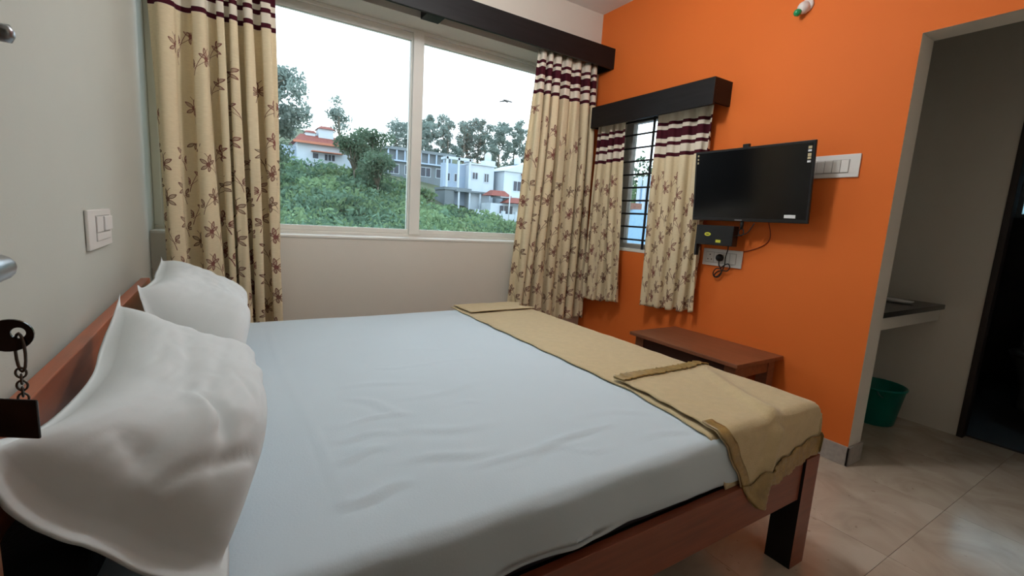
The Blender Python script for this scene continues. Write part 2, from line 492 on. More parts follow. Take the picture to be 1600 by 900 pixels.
# bathroom shell
m = MB()
m.box(6.0, 6.12, -.5, .50, 0, 2.4); m.box(6.0, 6.12, 1.16, 1.6, 0, 2.4)
m.box(6.0, 6.12, .50, 1.16, 0, 1.44); m.box(6.0, 6.12, .50, 1.16, 1.92, 2.4)
m.box(XF + .12, 6.12, 1.6, 1.72, 0, 2.4); m.box(XF + .12, 6.12, -.62, -.5, 0, 2.4)
m.box(XF + .12, 6.12, -.62, 1.72, 2.4, 2.5)
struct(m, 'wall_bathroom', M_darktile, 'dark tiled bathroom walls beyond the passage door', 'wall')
m = MB()
m.box(XO - .012, XO, DY1 - .012, YW, 0, .102)
m.box(XO - .012, XO + TO + .01, DY1 - .012, DY1, 0, .102)
struct(m, 'baseboard_right', M_skirt, 'grey speckled skirting tile along the orange wall', 'baseboard', bevel=.002)
struct(box(XL, XO - .012, YW - .012, YW, 0, .102), 'baseboard_back', M_skirt, 'grey speckled skirting tile under the picture window', 'baseboard', bevel=.002)
struct(box(XL, XL + .012, .66, YW - .012, 0, .102), 'baseboard_left', M_skirt, 'grey speckled skirting tile behind the bed head', 'baseboard', bevel=.002)

# main window
w1 = thing('window_1', 'large two-pane white framed picture window with hillside view', 'window', (1.0, 3.33, SILL), kind='structure')
F0, F1 = 3.30, 3.36
m = MB()
m.box(XL, WXR, F0, F1, SILL, 1.002)
m.box(XL, WXR, F0, F1, 2.40, HEAD)
m.box(XL, -.30, F0, F1, 1.002, 2.40)
m.box(WXR - .05, WXR, F0, F1, 1.002, 2.40)
part(m, 'frame', M_white_frame, w1, bevel=.004)
part(box(1.152, 1.228, F0 - .012, F1, 1.0, 2.402), 'mullion', M_white_frame, w1, bevel=.004)
def sash(x0, x1):
    m = MB(); z0, z1 = 1.002, 2.40; t = .034
    m.box(x0, x1, F0 + .012, F1 - .008, z0, z0 + t); m.box(x0, x1, F0 + .012, F1 - .008, z1 - .05, z1)
    m.box(x0, x0 + t * .4, F0 + .012, F1 - .008, z0 + t, z1 - .05); m.box(x1 - t * .4, x1, F0 + .012, F1 - .008, z0 + t, z1 - .05)
    o = part(m, 'sash', M_white_frame, w1, bevel=.003)
    g = box(x0 + t * .4, x1 - t * .4, F0 + .030, F0 + .034, z0 + t, z1 - .05)
    l = w1.location; g.v = [(x - l.x, y - l.y, z - l.z) for x, y, z in g.v]
    g.build('pane', M_glass, o)
sash(-.30, 1.155); sash(1.225, WXR - .05)
part(box(XL, WXR, YW - .004, F0, SILL - .012, SILL + .004), 'sill', M_white_frame, w1, bevel=.003)

# small window with iron grille
w2 = thing('window_2', 'small grey framed window with black iron grille on orange wall', 'window', (2.80, 2.42, SW[2]), kind='structure')
gx0, gx1 = 2.775, 2.825
m = MB()
m.box(gx0, gx1, SW[0], SW[1], SW[2], SW[2] + .05); m.box(gx0, gx1, SW[0], SW[1], SW[3] - .06, SW[3])
m.box(gx0, gx1, SW[0], SW[0] + .055, SW[2] + .05, SW[3] - .06); m.box(gx0, gx1, SW[1] - .075, SW[1], SW[2] + .05, SW[3] - .06)
part(m, 'frame', M_grey_frame, w2, bevel=.003)
part(box(gx0 + .005, gx1 - .005, 2.385, 2.43, SW[2] + .05, SW[3] - .06), 'mullion', M_grey_frame, w2, bevel=.003)
part(box(2.80, 2.804, 2.43, SW[1] - .075, SW[2] + .05, SW[3] - .06), 'pane', M_glass, w2)
part(box(2.80, 2.804, SW[0] + .055, 2.385, SW[2] + .05, SW[3] - .06), 'pane', M_glass, w2)
part(box(XO - .004, gx0, SW[0], SW[1], SW[2] - .01, SW[2] + .012), 'sill', M_white_frame, w2, bevel=.003)
gr = thing('window_grille', 'black iron bar grille set inside the small orange-wall window', 'grille', (2.72, 2.42, SW[2]))
for i in range(10):
    part(MB().tube([(2.72, SW[0] + .005, 1.055 + i * .1005), (2.72, SW[1] - .005, 1.055 + i * .1005)], .007, 8), 'bar', M_iron, gr, smooth=True)
for yy in (SW[0] + .012, 2.468, 2.255, SW[1] - .012):
    part(box(2.716, 2.726, yy - .008, yy + .008, SW[2] + .012, SW[3] - .002), 'upright', M_iron, gr)

# bathroom door frame and window
d2 = thing('door_2', 'dark brown door frame of the unlit bathroom', 'door', (XF, .33, 0), kind='structure')
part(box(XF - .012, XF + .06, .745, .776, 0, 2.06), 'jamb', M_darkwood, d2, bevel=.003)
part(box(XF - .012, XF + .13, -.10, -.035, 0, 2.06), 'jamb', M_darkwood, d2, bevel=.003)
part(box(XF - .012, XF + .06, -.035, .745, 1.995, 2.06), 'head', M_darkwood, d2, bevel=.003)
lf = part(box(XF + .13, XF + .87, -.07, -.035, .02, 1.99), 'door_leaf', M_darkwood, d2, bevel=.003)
w3 = thing('window_3', 'small bright bathroom window beyond the dark door', 'window', (6.05, .83, 1.44), kind='structure')
m = MB(); m.box(6.04, 6.08, .50, 1.16, 1.44, 1.475); m.box(6.04, 6.08, .50, 1.16, 1.885, 1.92); m.box(6.04, 6.08, .50, .535, 1.475, 1.885); m.box(6.04, 6.08, 1.125, 1.16, 1.475, 1.885)
part(m, 'frame', M_grey_frame, w3)
part(box(6.055, 6.06, .535, 1.125, 1.475, 1.885), 'pane', M_frost, w3)
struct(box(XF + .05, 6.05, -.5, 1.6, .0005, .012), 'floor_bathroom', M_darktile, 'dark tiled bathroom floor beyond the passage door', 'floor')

# entrance door leaf, folded back along the left wall (only its hardware shows)
d1 = thing('door_1', 'entrance door leaf folded back along the left wall, steel lever showing', 'door', (-.23, .2, 0), kind='structure')
part(box(-.245, -.21, -.20, .645, .008, 2.08), 'door_leaf', M_doorp, d1, bevel=.002)
hd = MB()
hd.lathe([(.022, 0), (.022, .006), (.009, .007), (.009, .045)], 20, (-.21, .540, 1.088), (1, 0, 0))
part(hd, 'handle_rose', M_steel, d1, smooth=True)
part(MB().tube([(-.168, .520, 1.086), (-.168, .545, 1.0865), (-.168, .570, 1.086), (-.168, .578, 1.0855)], [.012, .0125, .0115, .008], 14, smooth=5), 'lever', M_steel, d1, smooth=True)
bt = MB(); bt.tube([(-.196, .628, 1.20), (-.196, .628, 1.36)], .006, 12); bt.box(-.21, -.20, .612, .642, 1.22, 1.34)
part(bt, 'tower_bolt', M_steel, d1, smooth=False)
part(MB().lathe([(.004, 0), (.004, .018), (.008, .02), (.008, .03), (.003, .033)], 16, (-.192, .628, 1.294), (1, 0, 0)), 'bolt_knob', M_steel, d1, smooth=True)
part(MB().lathe([(.012, 0), (.012, .012), (.008, .014)], 20, (-.21, .588, 1.020), (1, 0, 0)), 'lock_cylinder', M_steel, d1, smooth=True)

# key with its chain and black tag, hanging from the lock
ky = thing('door_key', 'black-headed key with chain and black tag hanging from the door lock', 'key', (-.17, .588, .93))
m = MB()   # key head: ring plate with a hole, plane x-z
kc = Vector((-.171, .588, 1.021)); N = 28
ro, ri = .0165, .0052; hole = Vector((.006, 0, .002))
b0 = len(m.v)
for yy in (-.0014, .0014):
    for i in range(N):
        a = 2 * PI * i / N; m.v.append((kc.x + ro * math.cos(a), kc.y + yy, kc.z + ro * .92 * math.sin(a)))
    for i in range(N):
        a = 2 * PI * i / N; m.v.append((kc.x + hole.x + ri * math.cos(a), kc.y + yy, kc.z + hole.z + ri * math.sin(a)))
for i in range(N):
    j = (i + 1) % N
    m.face((i, j, N + j, N + i)); m.face((2 * N + j, 2 * N + i, 3 * N + i, 3 * N + j))
    m.face((j, i, 2 * N + i, 2 * N + j)); m.face((N + i, N + j, 3 * N + j, 3 * N + i))
part(m, 'key_head', M_tag, ky)
part(box(-.200, -.185, .5868, .5892, 1.015, 1.027), 'key_blade', M_steel, ky)
def link(c, nrm, rx, rz, t, name, mt=M_nickel):
    q = Vector(nrm).to_track_quat('Y', 'Z'); pts = []
    for i in range(16):
        a = 2 * PI * i / 16
        pts.append(Vector(c) + q @ Vector((rx * math.cos(a), 0, rz * math.sin(a))))
    return part(MB().tube(pts, t, 6, closed=True), name, mt, ky, smooth=True)
link((-.165, .588, 1.004), (.7, .7, 0), .0062, .0185, .0013, 'split_ring')
for i in range(5):
    link((-.166, .588, .9845 - i * .0062), (1, .2, 0) if i % 2 else (.2, 1, 0), .0040, .0048, .0010, 'chain_link')
tg = MB()
q = Matrix.Rotation(R(-30), 3, 'Z')
for (a, b_, z) in [(-.045, -.0015, .926), (.018, -.0015, .926), (.018, .0015, .926), (-.045, .0015, .926), (-.045, -.0015, .964), (.018, -.0015, .964), (.018, .0015, .964), (-.045, .0015, .964)]:
    p = q @ Vector((a, b_, 0)); tg.v.append((-.1665 + p.x, .574 + p.y, z))
for ix in ((0, 3, 2, 1), (4, 5, 6, 7), (0, 1, 5, 4), (1, 2, 6, 5), (2, 3, 7, 6), (3, 0, 4, 7)): tg.face(ix)
part(tg, 'tag_plate', M_tag, ky, bevel=.0015)

# invented fill light: globe added to brighten the room, above the picture's upper edge
PL = (1.15, 1.70, 2.55)
tl_ = thing('fill_globe', 'invented glowing globe added out of view over the bed to brighten the room', 'lamp', PL)
part(MB().lathe([(.05, 0), (.05, .015), (.02, .03)], 24, (PL[0], PL[1], ZC - .001), (0, 0, -1)), 'ceiling_rose', M_plastic_w, tl_)
part(MB().tube([(PL[0], PL[1], PL[2] + .12), (PL[0], PL[1], ZC - .02)], .004, 8), 'cord', M_cable, tl_)
part(MB().lathe([(.03, .095), (.032, .13), (.012, .15)], 20, PL), 'cap', M_steel, tl_, smooth=True)
M_fill_globe = bpy.data.materials.new('fill_globe_emission'); M_fill_globe.use_nodes = True
_n = M_fill_globe.node_tree.nodes; _n.remove(_n['Principled BSDF'])
_e = _n.new('ShaderNodeEmission'); _e.inputs[0].default_value = (.975, .985, 1.0, 1); _e.inputs[1].default_value = FILL_GLOBE_STRENGTH
M_fill_globe.node_tree.links.new(_e.outputs[0], _n['Material Output'].inputs[0])
part(MB().lathe([(.11 * math.sin(a), -.11 * math.cos(a)) for a in np.linspace(.05, PI - .3, 14)], 20, PL), 'globe', M_fill_globe, tl_, smooth=True)

# ------------------------------------------------------------------ pelmets
pm = thing('pelmet', 'long black wood pelmet box above the picture window', 'pelmet', (1.2, 2.98, 2.395))
part(box(XL + .005, XO - .001, 2.92, 2.94, 2.395, 2.55), 'front_board', M_black_lam, pm, bevel=.002)
part(box(XL + .005, XO - .001, 2.94, YW - .001, 2.53, 2.549), 'top_board', M_black_lam, pm)
part(box(1.107, 1.229, 2.94, 3.05, 2.395, 2.53), 'support_block', M_black_lam, pm, bevel=.002)
part(box(2.672, XO - .001, 2.94, YW - .001, 2.395, 2.53), 'end_board', M_black_lam2, pm)
p2 = thing('pelmet', 'short black wood pelmet above the small grilled window', 'pelmet', (2.6, 2.4, 1.915))
part(box(2.515, 2.535, 1.845, 2.945, 1.915, 2.075), 'front_board', M_black_lam2, p2, bevel=.002)
part(box(2.535, XO - .001, 1.845, 2.945, 2.056, 2.074), 'top_board', M_black_lam2, p2)
part(box(2.535, XO - .001, 1.845, 1.863, 1.93, 2.056), 'end_board', M_black_lam, p2)
part(box(2.535, XO - .001, 2.927, 2.945, 1.915, 2.056), 'end_board', M_black_lam, p2)

r1 = thing('curtain_rod', 'metal curtain rod inside the long pelmet', 'curtain rod', (1.2, 3.0, 2.43))
part(MB().tube([(XL + .03, 3.0, 2.455), (2.66, 3.0, 2.455)], .011, 14), 'rod', M_rod, r1, smooth=True)
for xx in (-.2, 2.60):
    part(box(xx - .01, xx + .01, 3.0, YW - .001, 2.445, 2.465), 'bracket', M_rod, r1)
r2 = thing('curtain_rod', 'metal curtain rod inside the short pelmet', 'curtain rod', (2.6, 2.4, 1.975))
part(MB().tube([(2.60, 1.87, 1.985), (2.60, 2.92, 1.985)], .010, 14), 'rod', M_rod, r2, smooth=True)
for yy in (1.90, 2.90):
    part(box(2.60, XO - .001, yy - .01, yy + .01, 1.976, 1.996), 'bracket', M_rod, r2)

# ------------------------------------------------------------------ curtains
def curtain(label, group, top, bot, nrm, z0, z1, folds, amp, mt, seed, uw, hem_rise=(0, 0), weights=None):
    """top/bot: (start, end) points in plan; folds: list of fold widths weights"""
    rnd = np.random.RandomState(seed)
    NS, NT = folds * 22, 90
    s = np.linspace(0, 1, NS + 1); t = np.linspace(0, 1, NT + 1)
    # irregular fold phase
    knots = np.cumsum(np.r_[0, weights if weights else .6 + .8 * rnd.rand(folds)]); knots = knots / knots[-1]
    ph = np.interp(s, knots, np.arange(folds + 1))
    ampk = amp * (.65 + .6 * rnd.rand(folds + 1))
    A = np.interp(s, knots, ampk)
    wv = np.cos(2 * PI * ph)
    wv = np.sign(wv) * np.abs(wv) ** .8
    P = np.zeros((NS + 1, NT + 1, 3))
    tp0, tp1 = np.array(top[0]), np.array(top[1]); bp0, bp1 = np.array(bot[0]), np.array(bot[1])
    nr = np.array(nrm)
    ln = (tp1 - tp0) / np.linalg.norm(tp1 - tp0)
    dr1 = rnd.rand(folds + 1) * 2 * PI
    for j, tt in enumerate(t):
        e = tt ** 1.15
        a = tp0 + (bp0 - tp0) * e; b = tp1 + (bp1 - tp1) * e
        base = a[None, :] + (b - a)[None, :] * s[:, None]
        grow = .55 + .6 * min(1, tt / .35)
        drift = .22 * np.sin(2.2 * tt + np.interp(s, knots, dr1)) * tt
        wj = np.cos(2 * PI * (ph + drift))
        wj = np.sign(wj) * np.abs(wj) ** .75
        fine = .12 * np.sin(2 * PI * ph * 2.7 + 4 * tt + seed)
        off = A * grow * (wj + fine)
        lat = .30 * A * np.sin(4 * PI * (ph + drift)) * grow
        xy = base + nr[None, :] * off[:, None] + ln[None, :] * lat[:, None]
        zb = z0 + np.interp(s, [0, 1], hem_rise) + .006 * np.sin(2 * PI * ph * 1.3)
        P[:, j, :2] = xy
        P[:, j, 2] = z1 + (zb - z1) * tt
    m = MB().grid(P)
    origin = ((bp0[0] + bp1[0]) / 2, (bp0[1] + bp1[1]) / 2, z0)
    o = m.build('curtain', mt, smooth=True, origin=origin, solid=.002)
    me = o.data
    uvl = me.uv_layers.new(name='UVMap')
    S, T = np.meshgrid(s * uw + seed * .037, t * (z1 - z0), indexing='ij')
    flat = np.stack([S.ravel(), T.ravel()], 1)
    li = np.zeros(len(me.loops), dtype=np.int32); me.loops.foreach_get('vertex_index', li)
    uvl.data.foreach_set('uv', flat[li].astype(np.float32).ravel())
    return tag(o, label, 'curtain', group)
M_curL = curtain_mat('printed_cream_curtain_long', 0.95, 2.0)
M_curS = curtain_mat('printed_cream_curtain_short', 0.62, 1.4)
curtain('wide cream leaf-print curtain at the headboard end of the picture window', 'leaf print curtains with maroon bands', ((-.30, 3.0), (.265, 3.0)), ((-.265, 3.0), (.285, 3.0)), (0, 1), .42, 2.40, 6, .038, M_curL, 3, 1.15, (0, 0), [1.9, 1.5, .7, .7, .9, 1.2])
curtain('long cream leaf-print curtain in the corner beside the orange wall', 'leaf print curtains with maroon bands', ((2.015, 3.0), (2.58, 3.0)), ((1.88, 2.985), (2.60, 2.985)), (0, 1), .36, 2.412, 7, .042, M_curL, 11, 1.35, (0, 0))
curtain('narrow short cream curtain at the corner side of the grilled window', 'leaf print curtains with maroon bands', ((2.60, 2.93), (2.60, 2.63)), ((2.59, 2.93), (2.59, 2.53)), (-1, 0), .535, 1.95, 4, .028, M_curS, 5, .72, (-.01, .03))
curtain('short cream curtain beside the television with bunched right edge', 'leaf print curtains with maroon bands', ((2.61, 2.325), (2.645, 1.915)), ((2.60, 2.305), (2.645, 1.89)), (-1, 0), .585, 1.955, 4, .029, M_curS, 8, .95, (.0, .03))

# ------------------------------------------------------------------ soft boxes
def softbox(x0, x1, y0, y1, z0, z1, r, step, fn=None, bottom=True):
    nx = max(2, int((x1 - x0) / step)); ny = max(2, int((y1 - y0) / step)); nz = max(2, int((z1 - z0) / step))
    bm = bmesh.new(); vm = {}
    def V(i, j, k):
        key = (i, j, k)
        if key not in vm:
            p = np.array([x0 + (x1 - x0) * i / nx, y0 + (y1 - y0) * j / ny, z0 + (z1 - z0) * k / nz])
            lo = np.array([x0 + r, y0 + r, z0 + r]); hi = np.array([x1 - r, y1 - r, z1 - r])
            cpt = np.clip(p, lo, hi); d = p - cpt; L = np.linalg.norm(d)
            if L > 1e-9: nrm = d / L; p = cpt + nrm * r
            else: nrm = np.array([0, 0, 1.0])
            if fn is not None: p = fn(p, nrm)
            vm[key] = bm.verts.new(p)
        return vm[key]
    def quad(a, b, c, d):
        bm.faces.new((V(*a), V(*b), V(*c), V(*d)))
    for i in range(nx):
        for j in range(ny):
            quad((i, j, nz), (i + 1, j, nz), (i + 1, j + 1, nz), (i, j + 1, nz))
            if bottom: quad((i, j, 0), (i, j + 1, 0), (i + 1, j + 1, 0), (i + 1, j, 0))
    for i in range(nx):
        for k_ in range(nz):
            quad((i, 0, k_), (i + 1, 0, k_), (i + 1, 0, k_ + 1), (i, 0, k_ + 1))
            quad((i, ny, k_), (i, ny, k_ + 1), (i + 1, ny, k_ + 1), (i + 1, ny, k_))
    for j in range(ny):
        for k_ in range(nz):
            quad((0, j, k_), (0, j, k_ + 1), (0, j + 1, k_ + 1), (0, j + 1, k_))
            quad((nx, j, k_), (nx, j + 1, k_), (nx, j + 1, k_ + 1), (nx, j, k_ + 1))
    return bm
def bm_obj(bm, name, mt, parent=None, smooth=True):
    me = bpy.data.meshes.new(name); bm.to_mesh(me); bm.free()
    me.materials.append(mt)
    if smooth: me.polygons.foreach_set('use_smooth', [True] * len(me.polygons))
    o = bpy.data.objects.new(name, me); C.objects.link(o)
    if parent: o.parent = parent
    return o

# ------------------------------------------------------------------ bed
BX1 = 1.735; BY0, BY1 = .675, 2.60; BT = .578
bed = thing('bed', 'brown wood-laminate double bed with black-faced legs', 'bed', (.70, 1.63, 0))
part(box(XL + .012, XL + .045, BY0, BY1, .05, .795), 'headboard', M_brown_lam_y, bed, bevel=.003)
part(box(XL + .045, BX1 - .092, BY0 + .008, BY0 + .034, .262, .408), 'side_rail', M_brown_lam, bed, bevel=.002)
part(box(XL + .045, BX1 - .092, BY1 - .034, BY1 - .008, .262, .408), 'side_rail', M_brown_lam, bed, bevel=.002)
part(box(BX1 - .03, BX1 - .004, BY0 + .09, BY1 - .09, .262, .408), 'foot_rail', M_brown_lam_y, bed, bevel=.002)
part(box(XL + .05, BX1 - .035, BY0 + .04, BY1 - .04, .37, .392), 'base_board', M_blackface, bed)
for yy in (BY0, BY1 - .088):
    part(box(BX1 - .09, BX1, yy, yy + .088, 0, .412, mis={'-x': 1}), 'leg', [M_brown_lam, M_blackface], bed)  # foot legs: the face towards the headboard is coloured black
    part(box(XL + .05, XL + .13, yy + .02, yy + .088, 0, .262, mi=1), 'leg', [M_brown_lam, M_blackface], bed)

RIDGE = [((0.59, 1.837), (0.83, 1.749), .004, .010), ((0.467, 1.638), (0.644, 1.609), .004, .010), ((0.644, 1.609), (0.891, 1.627), .004, .010),
         ((0.491, 0.885), (0.911, 0.897), .009, .012), ((0.546, 0.850), (0.783, 0.860), .006, .010), ((0.733, 0.837), (0.853, 0.799), .005, .009),
         ((0.21, 1.035), (0.319, 1.051), .008, .014), ((0.183, 0.871), (0.323, 0.877), .010, .016), ((0.318, 1.385), (0.428, 1.232), .006, .016),
         ((0.24, 1.224), (0.441, 1.214), .006, .011), ((0.163, 2.388), (0.176, 0.809), .003, .008), ((0.566, 1.222), (0.674, 1.217), .004, .010),
         ((0.35, .96), (0.56, .93), .007, .016), ((.40, 1.10), (.62, 1.06), .005, .02), ((.22, 1.14), (.36, 1.12), .006, .013), ((.45, 1.32), (.75, 1.36), .004, .018),
         ((.9, 1.0), (1.12, .93), .004, .014), ((.3, 1.5), (.55, 1.46), .004, .015), ((.28, 1.9), (.6, 2.1), .003, .02), ((.95, .80), (1.15, .79), .005, .012)]
def ridge_h(x, y):
    h = 0
    for (a, b, am, wd) in RIDGE:
        dx, dy = b[0] - a[0], b[1] - a[1]; L2 = dx * dx + dy * dy
        t = ((x - a[0]) * dx + (y - a[1]) * dy) / L2
        if t < -.15 or t > 1.15: continue
        bend = .012 * math.sin(t * 5 + a[0] * 20)
        d = ((x - a[0]) * dy - (y - a[1]) * dx) / math.sqrt(L2) + bend
        if abs(d) > 4 * wd: continue
        tp = max(0, 1 - (2 * t - 1) ** 2 / 1.69)
        h += am * tp * (math.exp(-(d / wd) ** 2) - .45 * math.exp(-((d - 1.6 * wd) / wd) ** 2))
    return h
def sheet_fn(p, n):
    x, y, z = p
    n1 = mnoise.noise((x * 2.3, y * 2.3, 1.7)); n2 = mnoise.noise((x * 9, y * 9, z * 9 + 4))
    if n[2] > .7:
        z += ridge_h(x, y) * .68 + .004 * n1 + .0012 * n2
    elif n[1] < -.5:
        dn = max(0, min(1, (BT - z) / .17))
        wob = mnoise.noise((x * 5.5 + z * 2, 3.1, z * 3)) * .014 + mnoise.noise((x * 17, 7.7, z * 6)) * .003
        y += (wob - .004) * (0.3 + dn) + .012 * dn
        y = max(y, .682)
        if z < .45: z += .010 * (1 + mnoise.noise((x * 4, 5.5, 2)))
    else:
        pass
    return np.array((x, y, z))
bm = softbox(XL + .06, BX1 - .045, .690, BY1 - .045, .400, BT, .035, .0125, sheet_fn, bottom=False)
sh_o = bm_obj(bm, 'bed_sheet', M_sheet)
tag(sh_o, 'white cotton bed sheet stretched over the mattress', 'bed sheet')
mt_o = box(XL + .075, BX1 - .06, .72, BY1 - .06, .393, BT - .035).build('mattress', M_mattress, bevel=.02)
tag(mt_o, 'thick mattress wrapped in white sheet on the bed', 'mattress')

# ------------------------------------------------------------------ pillows
def pillow(label, y0, y1, xt, zt, xb, zb, thick, seed, twist=0.0, near_sag=0.0, dip=0.0, skew=0.0):
    """u along y (length), v from the bottom edge on the bed to the top edge on the headboard"""
    rnd = random.Random(seed)
    NU, NV = 110, 72
    Lu = y1 - y0
    P = [np.zeros((NU + 1, NV + 1, 3)) for _ in range(2)]
    for i in range(NU + 1):
        u = -1 + 2 * i / NU
        for j in range(NV + 1):
            v = -1 + 2 * j / NV
            # outline with slightly concave sides and pulled-out corners
            cu = u * (1 - .055 * (1 - abs(u) ** 2) * 0 - .05 * (1 - v * v))
            cv = v * (1 - .07 * (1 - u * u))
            a = (cv + 1) / 2
            flange = .93
            eu = min(1, abs(u) / flange); ev = min(1, abs(v) / flange)
            prof = max(0, (1 - eu ** 5)) ** .5 * max(0, (1 - ev ** 2.6)) ** .5
            # centre line leaning on the headboard, a little convex
            zq = zt - dip * (1 - abs(u) ** 2) - .012 * (1 - u)
            cx = xb + (xt - xb) * a; cz = zb + (zq - zb) * a
            nx, nz = (zt - zb), -(xt - xb)
            L = math.hypot(nx, nz); nx /= L; nz /= L       # outwards: towards +x, up
            y = y0 + Lu * (cu + 1) / 2 + skew * (a - .42) * (1 - u) / 2
            wr = 0.012 * mnoise.noise((u * 2.2 + seed, v * 2.0, 1.3)) + 0.006 * mnoise.noise((u * 5 + seed, v * 6, 8.3)) - 0.004 * abs(mnoise.noise((u * 7 + v * 3 + seed, v * 5 - u * 2, 2.1)))
            cren = 0
            for (pu, pv, an, am, wd, ln) in FOLDS[seed]:
                du, dv = (u - pu) * Lu / 2, (v - pv) * .22
                ca, sa = math.cos(R(an)), math.sin(R(an))
                al = du * ca + dv * sa; ac = -du * sa + dv * ca
                if abs(al) < ln: cren += am * math.exp(-(ac / wd) ** 2) * (1 - (al / ln) ** 2)
            edge_w = .007 * math.sin(u * 7 + seed) * (abs(v) ** 8) + .006 * math.sin(v * 5 + seed * 2) * (abs(u) ** 8)
            # sag: the stuffing settles to the lower half
            sag = .92 + .45 * (-v) * (1 - v * v)
            for side in (0, 1):
                t = thick * prof * sag * (1.0 if side == 0 else .22) + (.0015 if abs(u) < 1 and abs(v) < 1 else 0)
                com = edge_w + wr * .25 - .055 * (1 - v * v) * u ** 4
                o = com + t + (wr + cren) * prof * .8 if side == 0 else com - t
                x = cx + nx * o; z = cz + nz * o
                x += twist * u * .5
                x = max(x, XL + .05 + (.0 if z > .80 else .002))
                zz = max(z, BT + .004 + .003 * (1 - prof))
                P[side][i, j] = (x, y, zz - near_sag * max(0, -u - .2) * a)
    m = MB(); m.grid(P[0])
    b = len(m.v); Bn = NV + 1
    m.v += [tuple(p) for p in P[1].reshape(-1, 3)]
    for i in range(NU):
        for j in range(NV):
            m.face((b + i * Bn + j, b + i * Bn + j + 1, b + (i + 1) * Bn + j + 1, b + (i + 1) * Bn + j))
    o = m.build('pillow', M_pillow, smooth=True, origin=((xt + xb) / 2, (y0 + y1) / 2, BT))
    bmx = bmesh.new(); bmx.from_mesh(o.data); bmesh.ops.remove_doubles(bmx, verts=bmx.verts, dist=.0004); bmesh.ops.recalc_face_normals(bmx, faces=bmx.faces); bmx.to_mesh(o.data); bmx.free()
    return tag(o, label, 'pillow', 'pillows against the headboard')
FOLDS = {1: [(-.66, -.10, 38, -.024, .012, .13), (-.60, .12, 30, .010, .016, .12), (-.80, -.35, 120, -.026, .012, .09), (-.84, .20, 75, -.020, .012, .09), (-.30, -.20, 20, -.006, .010, .14), (.0, .35, 4, -.006, .016, .26), (.15, .05, -6, -.006, .018, .28)],
         2: [(-.2, .3, 8, -.006, .016, .25), (.3, -.1, 20, -.006, .02, .2)]}
pillow('nearer white pillow leaning on the headboard beside the hanging key', .70, 1.53, -.245, .897, -.010, .612, .172, 1, dip=.085)
pillow('farther white pillow leaning on the headboard by the leaf-print curtain', 1.62, 2.50, -.245, .900, .015, .612, .160, 2, dip=.03, skew=.34)

def gap_filler_fn(p, n):
    d = .012 * mnoise.noise((p[0] * 7, p[1] * 7, p[2] * 7)) + .004 * mnoise.noise((p[0] * 20, p[1] * 20, p[2] * 20))
    return np.array((p[0] + n[0] * d, p[1] + n[1] * d, p[2] + (n[2] * d if p[2] > BT + .03 else 0)))
M_gap_filler = mat('matte_black_gap_filler', lin(16, 15, 17), .9, .15, 30, .2, 120, .1)
bg_o = bm_obj(softbox(-.282, -.165, .72, 1.10, BT + .004, .70, .04, .014, gap_filler_fn), 'gap_filler', M_gap_filler)  # invented black block, fills the gap behind the nearer pillow with black
tag(bg_o, 'soft black block added to blacken the gap behind the nearer pillow', 'gap_filler')

# ------------------------------------------------------------------ blanket
bk = thing('blanket', 'beige fleece blanket with gold satin hems folded across the bed foot', 'blanket', (1.5, 1.6, BT))
XE, YE = BX1 - .035, .712       # fold edges over foot and near side
def wrapc(d, r=.03):
    """unrolled distance past a rounded edge -> (outward, down)"""
    if d <= -r: return d, 0.0
    q = PI / 2 * r
    s = d + r
    if s < q:
        a = s / r; return -r + r * math.sin(a), r - r * math.cos(a)
    return 0.0, r + (s - q)
def drape(a, b, lift):
    """a: unrolled x, b: unrolled distance towards the near side measured as YE - y"""
    ox, dx = wrapc(a - XE); oy, dy = wrapc(b)
    x = XE + ox; y = YE - oy
    both = min(max(0, a - XE), max(0, b))
    drop = max(dx, dy) + .10 * min(dx, dy)
    outx = lift * (1 if a > XE - .03 else 0); outy = lift * (1 if b > -.03 else 0)
    x += outx + .03 * both; y -= outy + .06 * both
    z = BT + lift - drop
    return x, y, z
def cloth(fa0, fa1, b0, fb1, lift, na=50, nb=110, wav=.004, seed=0, extra=None):
    P = np.zeros((na + 1, nb + 1, 3))
    for j in range(nb + 1):
        t = j / nb
        for i in range(na + 1):
            s = i / na
            bend = fb1(s)
            b = b0 + (bend - b0) * t
            a0 = fa0(b); a1 = fa1(b)
            a = a0 + (a1 - a0) * s
            x, y, z = drape(a, b, lift)
            n1 = mnoise.noise((a * 5 + seed, b * 5, seed * 1.3)); n2 = mnoise.noise((a * 16, b * 16, seed + 5.0))
            hang = 1 if (b > 0.02) else 0
            wv_ = wav * n1 + .0015 * n2
            ex = extra(a, b, s, t) if extra else 0
            if hang:
                y -= abs(wv_) * 1.5 + .004 + ex; z += 0
            elif a > XE + .03:
                x += abs(wv_) * 1.5 + .004
            else:
                z += abs(wv_) + ex
            P[i, j] = (x, y, z)
    return P
def strip(P, i0, i1, j0, j1): return P[i0:i1 + 1, j0:j1 + 1]
def put(P, name, mt, lift=0):
    m = MB().grid(P)
    return part(m, name, mt, bk, smooth=True, solid=.004)
# lower layer: far edge to the near overhang
aL = lambda b: 1.195 - .055 * max(0, min(1, (b + .35) / .35)) + max(0, b) * .55 + .004 * math.sin(b * 30)
aR = lambda b: XE + .07 + .012 * math.sin(b * 9)
P0 = cloth(aL, aR, YE - 2.60, lambda s: .225 - .05 * s, .006, 54, 150, .004, 1)
put(P0, 'lower_layer', M_blanket)
# flap folded back at the far end
P1 = cloth(lambda b: 1.215 + .03 * (b - (YE - 2.6)), lambda b: 1.66 + .02 * math.sin(b * 40), YE - 2.602, lambda s: YE - 2.372 - .02 * s, .018, 40, 26, .004, 2)
put(P1, 'far_flap', M_blanket)
